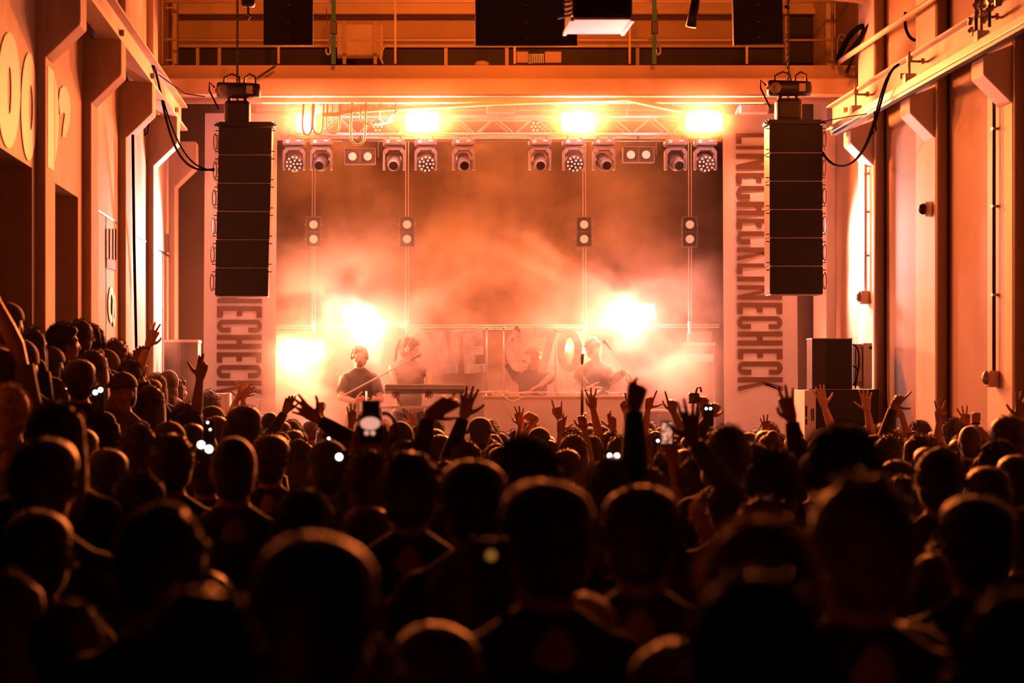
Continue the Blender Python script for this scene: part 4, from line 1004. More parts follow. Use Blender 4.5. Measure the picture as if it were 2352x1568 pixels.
def core_prims(b, yaw=0, pitch=0, roll=0, lean=0):
    head_prims(b, yaw, pitch, roll)
    b.capsule((0, -0.025, 1.40), (0, -0.008, 1.56), 0.064, 0.056)
    b.ell((0, 0, 1.27), (0.165, 0.105, 0.18)); b.capsule((-0.145, 0, 1.392), (0.145, 0, 1.392), 0.062, 0.062)
    b.capsule((-0.10, -0.01, 1.425), (0, -0.015, 1.495), 0.048, 0.056); b.capsule((0.10, -0.01, 1.425), (0, -0.015, 1.495), 0.048, 0.056)
    b.ell((0, 0, 1.08), (0.14, 0.095, 0.18)); b.ell((0, -0.01, 0.92), (0.165, 0.11, 0.14))
    for s in (-1, 1):
        b.capsule((s * 0.09, 0, 0.90), (s * 0.1, 0.012, 0.50), 0.085, 0.055)
        b.capsule((s * 0.1, 0.005, 0.50), (s * 0.11, -0.015, 0.09), 0.056, 0.038)
        b.capsule((s * 0.11, -0.03, 0.045), (s * 0.115, 0.14, 0.034), 0.042, 0.030)
CORE = {}
def core(yaw=0, pitch=0, roll=0):
    key = (yaw, pitch, roll)
    if key not in CORE:
        b = MB(); core_prims(b, *key); CORE[key] = mesh_arrays(remesh(b, 0.0125, 'core', 2))
    return CORE[key]
OFFS = (0.031, 0.0105, -0.0105, -0.030)
LENS = ((.043, .026, .022), (.048, .029, .023), (.044, .027, .022), (.034, .021, .019))
G = {  # bends of the three joints for index, middle, ring, little; spread; thumb (out angle, toward palm)
 'open': (((4, 8, 5), (4, 8, 5), (6, 8, 5), (8, 10, 5)), (14, 5, -6, -17), (58, 0)),
 'relaxed': (((18, 25, 15), (25, 30, 20), (30, 35, 20), (35, 40, 25)), (6, 2, -3, -8), (38, 20)),
 'horns': (((3, 5, 3), (75, 95, 50), (75, 95, 50), (4, 6, 4)), (8, 2, -2, -12), (30, 45)),
 'fist': (((75, 95, 55), (78, 95, 55), (80, 95, 55), (82, 95, 55)), (0, 0, 0, 0), (25, 60)),
 'ok': (((48, 62, 35), (12, 15, 8), (6, 10, 5), (2, 6, 4)), (4, 6, -6, -20), (38, 52)),
 'point': (((2, 4, 3), (70, 90, 50), (75, 92, 50), (78, 92, 50)), (6, 0, 0, 0), (42, 30)),
 'ell': (((4, 6, 4), (72, 92, 50), (76, 92, 50), (78, 92, 50)), (10, 0, 0, 0), (72, 0)),
 'three': (((3, 5, 3), (3, 5, 3), (4, 6, 3), (70, 90, 50)), (20, 0, -18, -8), (35, 50)),
 'pinch': (((25, 30, 20), (18, 25, 15), (60, 70, 40), (65, 75, 40)), (4, 0, -3, -6), (55, 20)),
 'hold': (((35, 50, 30), (40, 55, 30), (42, 55, 30), (45, 55, 30)), (2, 0, -2, -4), (30, 55)),
 'thumbtop': (((75, 95, 55), (78, 95, 55), (80, 95, 55), (82, 95, 55)), (0, 0, 0, 0), (6, 12)),
 'bent': (((55, 20, 10), (58, 20, 10), (60, 22, 12), (62, 25, 12)), (5, 1, -3, -8), (45, 25)),
}
def hand_prims(b, w, d, t, n, g='relaxed', s=1.0):
    """w wrist, d hand direction, t towards the thumb, n out of the palm"""
    bends, spread, th = G[g]
    w = Vector(w)
    for i in range(4):
        k = w + d * (0.088 if i in (0, 1, 2) else 0.080) * s + t * OFFS[i] * s
        b.capsule(w + t * OFFS[i] * 0.62 * s + d * 0.005 * s, k, 0.0145 * s, 0.0115 * s, 10, 3)
        a = RAD(spread[i]); f = (d * math.cos(a) + t * math.sin(a)).normalized(); p = k; ang = 0
        for j in range(3):
            ang += RAD(bends[i][j]); v = (f * math.cos(ang) + n * math.sin(ang)); q = p + v * LENS[i][j] * s
            r0 = (0.0108, 0.0101, 0.0094)[j] * s * (0.9 if i == 3 else 1)
            b.capsule(p, q, r0, r0 * 0.93, 10, 3); p = q
    b.ell(w + d * 0.045 * s + n * 0.004 * s, (0.012 * s, 0.012 * s, 0.012 * s))
    b.capsule(w + d * 0.02 * s + t * 0.018 * s, w + d * 0.06 * s + t * 0.02 * s, 0.017 * s, 0.014 * s, 10, 3)
    a, c = RAD(th[0]), RAD(th[1]); v = (d * math.cos(a) * math.cos(c) + t * math.sin(a) + n * math.sin(c) * 0.8).normalized()
    p = w + d * 0.02 * s + t * 0.024 * s
    for j, (L, r) in enumerate(((0.044, 0.0145), (0.034, 0.0115), (0.028, 0.0098))):
        q = p + v * L * s; b.capsule(p, q, r * s, r * 0.88 * s, 10, 3); p = q
        v = (v + (d * 0.18 - t * 0.05)).normalized() if g in ('open', 'ell', 'pinch', 'relaxed') else (v + d * 0.15 - t * 0.30 + n * 0.05).normalized()
def arm_prims(b, sh, el, wr, d, t, n, g, s=1.0):
    b.capsule(sh, el, 0.048 * s, 0.040 * s); b.capsule(el, Vector(el).lerp(Vector(wr), 0.35), 0.041 * s, 0.040 * s)
    b.capsule(Vector(el).lerp(Vector(wr), 0.35), wr, 0.040 * s, 0.026 * s)
    hand_prims(b, wr, d, t, n, g, s)
SHO = 0.175
def rest_arm(s):
    sh = Vector((s * SHO, 0, 1.37)); el = Vector((s * 0.225, -0.03, 1.09)); wr = Vector((s * 0.215, 0.07, 0.86))
    d = Vector((0, 0.25, -1)).normalized(); t = Vector((0, 1, 0.25)).normalized(); n = Vector((-s, 0, 0))
    return dict(sh=sh, el=el, wr=wr, d=d, t=t, n=n, g='relaxed')
ARMC = {}
def arm_mesh(a, key=None):
    if key is not None and key in ARMC: return ARMC[key]
    b = MB(); arm_prims(b, a['sh'], a['el'], a['wr'], a['d'], a['t'], a['n'], a['g'])
    r = mesh_arrays(remesh(b, 0.0058, 'arm', 2, 0.45))
    if key is not None: ARMC[key] = r
    return r
BODYC = {}
def body_mesh(yaw, pitch, roll, arms):
    key = (yaw, pitch, roll)
    if arms is None and key in BODYC: return BODYC[key]
    A = arms or {}
    parts = [core(yaw, pitch, roll)]
    for s in (-1, 1): parts.append(arm_mesh(A[s]) if s in A else arm_mesh(rest_arm(s), s))
    me = join('person', parts)
    if arms is None: BODYC[key] = me
    return me
SHC = {}
def torso_shell():
    if 't' not in SHC:
        b = MB()
        b.ell((0, 0, 1.27), (0.178, 0.118, 0.185)); b.capsule((-0.15, 0, 1.392), (0.15, 0, 1.392), 0.073, 0.073)
        b.capsule((-0.10, -0.01, 1.425), (0, -0.015, 1.485), 0.058, 0.064); b.capsule((0.10, -0.01, 1.425), (0, -0.015, 1.485), 0.058, 0.064)
        b.ell((0, 0, 1.08), (0.155, 0.112, 0.2)); b.ell((0, -0.01, 0.95), (0.178, 0.125, 0.12))
        SHC['t'] = mesh_arrays(remesh(b, 0.014, 'shell', 3))
    return SHC['t']
def sleeve(a, full, s_=1.0):
    b = MB(); sh, el, wr = Vector(a['sh']), Vector(a['el']), Vector(a['wr'])
    if full:
        b.tube([sh + (sh - el).normalized() * 0.03, sh, sh.lerp(el, .5), el, el + (wr - el) * 0.15, el.lerp(wr, .5), el.lerp(wr, .93)], [0.03, 0.066, 0.060, 0.056, 0.055, 0.048, 0.038], 14)
    else:
        b.tube([sh + (sh - el).normalized() * 0.03, sh, sh.lerp(el, .4), sh.lerp(el, .72)], [0.03, 0.068, 0.066, 0.067], 14)
    return (np.array([tuple(v) for v in b.v], 'f'), b.f)
def shirt_mesh(arms, full):
    key = ('s', full)
    if arms is None and key in SHC: return SHC[key]
    A = arms or {}
    me = join('shirt', [torso_shell()] + [sleeve(A.get(s, rest_arm(s)), full) for s in (-1, 1)])
    if arms is None: SHC[key] = me
    return me
def trouser_mesh():
    if 'tr' not in SHC:
        b = MB(); b.ell((0, -0.01, 0.91), (0.176, 0.122, 0.135))
        for s in (-1, 1):
            b.capsule((s * 0.09, 0, 0.90), (s * 0.1, 0.012, 0.50), 0.093, 0.066); b.capsule((s * 0.1, 0.012, 0.50), (s * 0.11, -0.015, 0.12), 0.066, 0.055)
        me = remesh(b, 0.018, 'trousers', 2); me.polygons.foreach_set('use_smooth', [True] * len(me.polygons)); SHC['tr'] = me
    return SHC['tr']
def tufts(T, q, n, L, kind, seed, mode='scalp'):
    rr = random.Random(seed); vs = []; fs = []
    for i in range(n):
        z = rr.uniform(-0.35, 1.0); a = rr.uniform(0, 2 * math.pi); c = math.sqrt(max(0, 1 - z * z))
        nx, ny, nz = c * math.cos(a), c * math.sin(a), z
        if ny > 0.55 and nz < 0.55: continue
        sc = {'curly': 1.13, 'messy': 1.08}.get(kind, 1.03)
        p = Vector((nx * 0.089 * sc, ny * 0.103 * sc - 0.016, 1.658 + nz * 0.110 * sc))
        no = Vector((nx, ny, nz)); dv = (no * (1.0 if kind in ('curly', 'messy') else 0.35) + Vector((rr.uniform(-1, 1), rr.uniform(-1, 1), rr.uniform(-1, 1) - (0.5 if kind == 'smooth' else 0))) * 0.75).normalized()
        sd = dv.orthogonal().normalized() * 0.0018
        l = L * rr.uniform(0.5, 1.3); m = p + dv * l * 0.5 + no * 0.003; e = p + dv * l + Vector((0, 0, -l * 0.25))
        o = len(vs); vs += [T(p - sd), T(p + sd), T(m + sd), T(m - sd), T(e)]; fs += [(o, o + 1, o + 2, o + 3), (o + 3, o + 2, o + 4)]
    return (np.array([tuple(v) for v in vs], 'f'), fs)
HAIRC = {}
def hair_mesh(kind, yaw, pitch, roll, seed=0):
    key = (kind, yaw, pitch, roll, seed)
    if key in HAIRC: return HAIRC[key]
    q = Matrix.Rotation(RAD(yaw), 3, 'Z') @ Matrix.Rotation(RAD(pitch), 3, 'X') @ Matrix.Rotation(RAD(roll), 3, 'Y')
    T = lambda p: HC + q @ (Vector(p) - HC)
    b = MB(); rr = random.Random(seed * 31 + 5); vox = 0.010
    th = {'buzz': 0.004, 'short': 0.016, 'curly': 0.028, 'messy': 0.020}.get(kind, 0.016)
    # scalp: back and top of the skull, leaving the face free
    b.ell(T((0, -0.026, 1.664)), (0.077 + th, 0.084 + th, 0.092 + th * .8), 20, 14, q)
    b.ell(T((0, -0.045, 1.612)), (0.070 + th * .8, 0.062 + th, 0.088), 18, 12, q)
    if kind != 'buzz': b.capsule(T((-0.035, 0.052, 1.715)), T((0.035, 0.052, 1.715)), 0.02 + th * .6, 0.02 + th * .6)
    if kind == 'crop':
        b.ell(T((0, -0.012, 1.705)), (0.096, 0.104, 0.068), 20, 12, q); b.ell(T((0, 0.03, 1.725)), (0.08, 0.06, 0.05), 16, 10, q)
    if kind == 'curly':
        for i in range(46):
            z = rr.uniform(-0.2, 1); a = rr.uniform(0, 6.28); c = math.sqrt(1 - z * z)
            if c * math.sin(a) > 0.6 and z < 0.4: continue
            b.ell(T((c * math.cos(a) * 0.102, c * math.sin(a) * 0.105 - 0.02, 1.665 + z * 0.112)), (0.021,) * 3, 8, 6)
    if kind == 'messy':
        for i in range(16):
            z = rr.uniform(0.1, 1); a = rr.uniform(0, 6.28); c = math.sqrt(1 - z * z); p = Vector((c * math.cos(a) * 0.083, c * math.sin(a) * 0.09 - 0.02, 1.665 + z * 0.1))
            b.capsule(T(p), T(p + Vector((rr.uniform(-.03, .03), rr.uniform(-.03, .03), rr.uniform(0.003, 0.018)))), 0.016, 0.009, 8, 2)
    if kind in ('long', 'wavy'):
        for i in range(13):
            a = RAD(180 + 15 + (150) * i / 12); x = 0.082 * math.cos(a); y = 0.075 * math.sin(a) - 0.015
            L = rr.uniform(0.24, 0.30); w = 0.012 if kind == 'wavy' else 0.004
            pts = [(x * 0.9, y * 0.9, 1.70), (x * 1.05, y * 1.08, 1.60), (x * 1.12 + rr.uniform(-w, w), y * 1.15 - 0.01, 1.50), (x * 1.2 + rr.uniform(-w, w), y * 1.2 - 0.02, 1.42), (x * 1.15 + rr.uniform(-w, w), y * 1.2 - 0.03, 1.66 - L - 0.02)]
            for p0, p1, r in zip(pts[:-1], pts[1:], (0.028, 0.028, 0.026, 0.022)): b.capsule(T(p0), T(p1), r, r * 0.92, 10, 3)
        for s in (-1, 1): b.capsule(T((s * 0.072, 0.03, 1.67)), T((s * 0.085, 0.02, 1.50)), 0.018, 0.018)
    if kind == 'bob':
        for i in range(13):
            a = RAD(180 - 10 + 200 * i / 12); x = 0.08 * math.cos(a); y = 0.085 * math.sin(a) - 0.01
            b.capsule(T((x, y, 1.67)), T((x * 1.12, y * 1.12, 1.54)), 0.026, 0.024, 10, 3)
    if kind == 'bun':
        b.ell(T((0, -0.075, 1.755)), (0.042, 0.042, 0.038), 12, 8, q)
    if kind == 'topbun':
        b.ell(T((0, -0.03, 1.795)), (0.045, 0.042, 0.04), 12, 8, q)
    if kind == 'pony':
        pts = [(0, -0.10, 1.70), (0, -0.15, 1.69), (0.01, -0.165, 1.60), (0.015, -0.15, 1.48)]
        for p0, p1, r in zip(pts[:-1], pts[1:], (0.024, 0.03, 0.028)): b.capsule(T(p0), T(p1), r, r * 0.85)
    me = remesh(b, vox, 'hair', 2)
    tn, tl = {'buzz': (0, 0), 'short': (1500, 0.024), 'crop': (1500, 0.026), 'curly': (2200, 0.034), 'messy': (700, 0.026), 'long': (1200, 0.026), 'wavy': (1400, 0.032), 'bob': (1000, 0.022)}.get(kind, (900, 0.018))
    parts = [mesh_arrays(me)]
    if tn: parts.append(tufts(T, q, tn, tl, kind if kind in ('curly', 'messy') else 'smooth', seed))
    HAIRC[key] = join('hair', parts); return HAIRC[key]
def hat_mesh(kind, yaw, pitch, roll):
    key = (kind, yaw, pitch, roll, 'hat')
    if key in HAIRC: return HAIRC[key]
    q = Matrix.Rotation(RAD(yaw), 3, 'Z') @ Matrix.Rotation(RAD(pitch), 3, 'X') @ Matrix.Rotation(RAD(roll), 3, 'Y')
    T = lambda p: HC + q @ (Vector(p) - HC)
    b = MB()
    if kind in ('cap', 'backcap'):
        b.ell(T((0, -0.012, 1.685)), (0.093, 0.110, 0.093), 20, 12, q, zmin=-0.1)
        sy = 1 if kind == 'cap' else -1
        for i in range(7):
            x = -0.06 + 0.02 * i; b.capsule(T((x, sy * 0.09 - 0.01, 1.693)), T((x * 0.85, sy * (0.165 - 2.2 * x * x * 6) - 0.01, 1.672)), 0.007, 0.006, 8, 2)
        b.ell(T((0, -0.012, 1.778)), (0.01, 0.01, 0.007), 8, 6)
    elif kind == 'beanie':
        b.ell(T((0, -0.015, 1.69)), (0.093, 0.108, 0.105), 20, 12, q, zmin=-0.35); b.ell(T((0, -0.015, 1.668)), (0.097, 0.113, 0.028), 20, 10, q)
    elif kind == 'bucket':
        b.ell(T((0, -0.012, 1.70)), (0.094, 0.108, 0.085), 20, 12, q, zmin=-0.2)
        for i in range(24):
            a = 2 * math.pi * i / 24; b.capsule(T((0.09 * math.cos(a), 0.105 * math.sin(a) - 0.012, 1.69)), T((0.125 * math.cos(a), 0.145 * math.sin(a) - 0.012, 1.655)), 0.013, 0.008, 8, 2)
    elif kind == 'hood':
        b.ell(T((0, -0.03, 1.655)), (0.105, 0.115, 0.125), 20, 14, q); b.ell(T((0, -0.05, 1.54)), (0.10, 0.09, 0.12), 18, 12, q)
        b.capsule(T((0, -0.07, 1.45)), T((0, -0.07, 1.48)), 0.09, 0.09)
    me = remesh(b, 0.008, 'hat', 2); me.polygons.foreach_set('use_smooth', [True] * len(me.polygons)); HAIRC[key] = me; return me

HATS = ('cap', 'backcap', 'beanie', 'bucket', 'hood')
def child(name, me, m, root):
    o = bpy.data.objects.new(name, me); COL.objects.link(o); o.parent = root
    if not me.materials: me.materials.append(m)
    o.material_slots[0].link = 'OBJECT'; o.material_slots[0].material = m
    return o
npeople = 0
PEOPLE = []
def person(X, Y, z0, h, label, yaw=0, head=(0, 0, 0), hair='short', hm=None, shirt='black', full=False, arms=None, group=None, skin=None):
    """arms: {side: dict(el, wr, d, t, n, g)} in world coordinates"""
    global npeople
    s = h / 1.765
    L = {}
    if arms:
        ry = Matrix.Rotation(-RAD(yaw), 3, 'Z')
        for sd, a in arms.items():
            c = {k: ry @ (Vector(a[k]) - Vector((X, Y, z0))) / s for k in ('el', 'wr')}
            c.update({k: (ry @ Vector(a[k])).normalized() for k in ('d', 't', 'n')})
            c['g'] = a['g']; sh = Vector((sd * SHO, 0, 1.385))
            # raise the shoulder a little with a lifted arm, keep the upper arm a believable length
            v = c['el'] - sh
            if v.length > 0.31: sh = sh + v.normalized() * min(0.05, v.length - 0.31)
            c['sh'] = sh; L[sd] = c
    me = body_mesh(*head, L if arms else None)
    sk = skin or m_skin
    if not me.materials: me.materials.append(sk)
    o = bpy.data.objects.new('person', me); COL.objects.link(o)
    o.material_slots[0].link = 'OBJECT'; o.material_slots[0].material = sk
    o.location = (X, Y, z0); o.scale = (s, s, s); o.rotation_euler = (0, 0, RAD(yaw))
    tag(o, label, 'person', group)
    seed = npeople % 3 if hair in ('curly', 'messy', 'long', 'wavy') else 0
    if hair in HATS:
        child('hood' if hair == 'hood' else 'cap' if 'cap' in hair else 'hat', hat_mesh(hair, *head), m_capm, o)
        if hair != 'hood': child('hair', hair_mesh('buzz', *head), hm or m_hair, o)
    elif hair != 'bald': child('hair', hair_mesh(hair, *head, seed), hm or m_hair, o)
    child('shirt', shirt_mesh(L if arms else None, full), SH[shirt], o)
    child('trousers', trouser_mesh(), m_trou, o)
    npeople += 1; PEOPLE.append((X, Y))
    return o
def mk_arm(wpx, epx, Y, g, thumb, face, tip=None, elY=0.0, flen=None, wY=0.0):
    """a raised forearm: wrist pixel, elbow direction pixel, depth; the hand points at tip"""
    w = P(wpx[0], wpx[1], Y + wY); e0 = P(epx[0], epx[1], Y) ; v = (e0 - w); v.y = 0
    v = v.normalized(); v = (v + Vector((0, elY, 0))).normalized()
    e = w + v * 0.245
    if tip: tp = P(tip[0], tip[1], Y + wY); d = (tp - w).normalized()
    else: d = -v
    x = {'L': Vector((-1, 0, 0)), 'R': Vector((1, 0, 0)), 'N': Vector((0, -1, 0)), 'A': Vector((0, 1, 0)), 'U': Vector((0, 0, 1)), 'D': Vector((0, 0, -1))}[thumb]
    t = (x - d * x.dot(d)); t = t.normalized()
    n = d.cross(t).normalized()
    fx = {'F': Vector((0, -1, 0)), 'B': Vector((0, 1, 0)), 'l': Vector((-1, 0, 0)), 'r': Vector((1, 0, 0)), 'd': Vector((0, 0, -1)), 'u': Vector((0, 0, 1))}[face]
    if n.dot(fx) < 0: n = -n
    return dict(wr=w, el=e, d=d, t=t, n=n, g=g)
# ---------------------------------------------------------------- band members
def A3(w, e, d, t, n, g): return dict(wr=Vector(w), el=Vector(e), d=Vector(d).normalized(), t=Vector(t).normalized(), n=Vector(n).normalized(), g=g)
# bearded musician facing the hall
c = P(826, 796, 26.6)
w1 = P(815, 921, 26.3); w2 = P(850, 925, 26.35)
o = person(c.x, 26.6, STZ, c.z - STZ, 'bearded musician in a dark sweater standing below the lit left twin blinder', yaw=180, head=(0, 6, 0), hair='short', hm=m_hairb, shirt='dark', full=False, skin=m_skinl,
       arms={1: A3(w1, P(783, 913, 26.45), (1, -0.1, 0.15), (0, -.3, 1), (0, 1, 0), 'pinch'), -1: A3(w2, P(874, 917, 26.5), (-1, -0.2, 0.05), (0, -.2, 1), (0, 1, 0), 'relaxed')})
HB = MB(); HB.ell((0, 0.062, 1.552), (0.046, 0.042, 0.034)); HB.capsule((-0.022, 0.097, 1.582), (0.022, 0.097, 1.582), 0.006, 0.006)
child('beard', remesh(HB, 0.006, 'beard', 2), m_hairb, o)
t = thing('sampler', P(846, 935, 26.25), 'small pale sampler held at the bearded musician\'s hands', 'instrument')
MB().bb(-0.1, 0.1, -0.02, 0.06, -0.05, 0.05).build('case', m_white, t, bev=0.008); MB().bb(-0.04, 0.04, -0.024, -0.02, -0.03, 0.03).build('screen', m_lens, t)
# singer, head turned to the right, both hands down on the keys
c = P(940, 780, 26.55)
o = person(c.x - 0.01, 26.6, STZ, c.z - STZ + 0.03, 'singer in a pale tank top with braided ponytail leaning over the keyboard', yaw=180, head=(68, -14, 0), hair='pony', hm=m_hairb, shirt='white', skin=m_skinl,
       arms={1: A3(P(908, 893, 26.25), P(899, 845, 26.6), (0, -1, -.25), (1, 0, 0), (0, 0, -1), 'relaxed'), -1: A3(P(985, 893, 26.25), P(986, 848, 26.6), (0, -1, -.25), (-1, 0, 0), (0, 0, -1), 'relaxed')})
hp = MB(); 
q = Matrix.Rotation(RAD(68), 3, 'Z') @ Matrix.Rotation(RAD(-14), 3, 'X'); T_ = lambda p: HC + q @ (Vector(p) - HC)
hp.tube([T_((0.088 * math.cos(RAD(a)), -0.01, 1.64 + 0.125 * math.sin(RAD(a)))) for a in range(0, 181, 15)], 0.008, 8)
for s in (-1, 1): hp.ell(T_((s * 0.09, -0.005, 1.63)), (0.018, 0.03, 0.036), 12, 8, q)
child('headphones', hp.mesh('headphones', True), m_white, o)
# performer with blond bob and one arm up
c = P(1224, 799, 26.95)
o = person(c.x, 26.95, STZ, c.z - STZ, 'performer with blonde bob in dark top raising one arm behind the cable table', yaw=180, head=(60, -10, 0), hair='bob', hm=m_hairl, shirt='black', full=False, skin=m_skinl,
       arms={1: A3(P(1178, 778, 26.85), P(1160, 818, 26.9), (0.5, 0, 0.9), (-0.9, 0, .4), (0, -1, 0), 'relaxed'), -1: A3(P(1240, 886, 26.6), P(1266, 862, 26.85), (-1, -0.4, -0.35), (0, -1, 0.3), (0, 0, -1), 'relaxed')})
# guitarist leaning in on the right
c = P(1362, 780, 27.0)
o = person(c.x + 0.03, 27.0, STZ, c.z - STZ + 0.02, 'guitarist bending towards the tall microphone, lost in bright haze', yaw=180, head=(20, -16, 14), hair='messy', hm=m_hair, shirt='black', full=True, skin=m_skinl,
       arms={-1: A3(P(1436, 852, 26.8), P(1408, 872, 26.9), (0.6, -.2, -0.6), (0, -1, 0), (-.6, 0, -.6), 'hold'), 1: A3(P(1352, 892, 26.7), P(1328, 866, 26.9), (1, -.2, -.2), (0, 0, 1), (0, 1, 0), 'relaxed')})

# ---------------------------------------------------------------- the crowd
STEPS = []
def stand_on(X, Y, zt, hmin=1.5, hmax=1.9):
    """height and floor level of somebody whose crown is at zt; tall ones stand on a step of the riser"""
    if zt <= hmax: return max(zt, hmin), min(0.0, zt - max(zt, hmin))
    h = min(hmax - 0.12, zt); fz = zt - h
    STEPS.append((X, Y, fz)); return h, fz
def keep_in(px, Y):
    if px < CX: Y = min(Y, 2.12 * F / (CX - px + 1e-3))
    else: Y = min(Y, 5.02 * F / (px - CX + 1e-3))
    return min(Y, 23.9)
HD = {'crop': 'hair fuller on top', 'short': 'short dark hair', 'buzz': 'close-cropped hair', 'curly': 'curly hair', 'messy': 'tousled hair', 'long': 'long straight hair', 'wavy': 'long wavy hair', 'bob': 'a bob', 'bun': 'hair in a low bun',
      'topbun': 'a top bun', 'pony': 'a ponytail', 'cap': 'a peaked cap', 'backcap': 'a backwards cap', 'beanie': 'a knitted beanie', 'bucket': 'a bucket hat', 'hood': 'a raised hood', 'bald': 'a bald head'}
HAIRW = {'buzz': .165, 'curly': .225, 'messy': .205, 'long': .215, 'wavy': .225, 'cap': .19, 'backcap': .19, 'beanie': .20, 'bucket': .25, 'hood': .215, 'bob': .21}
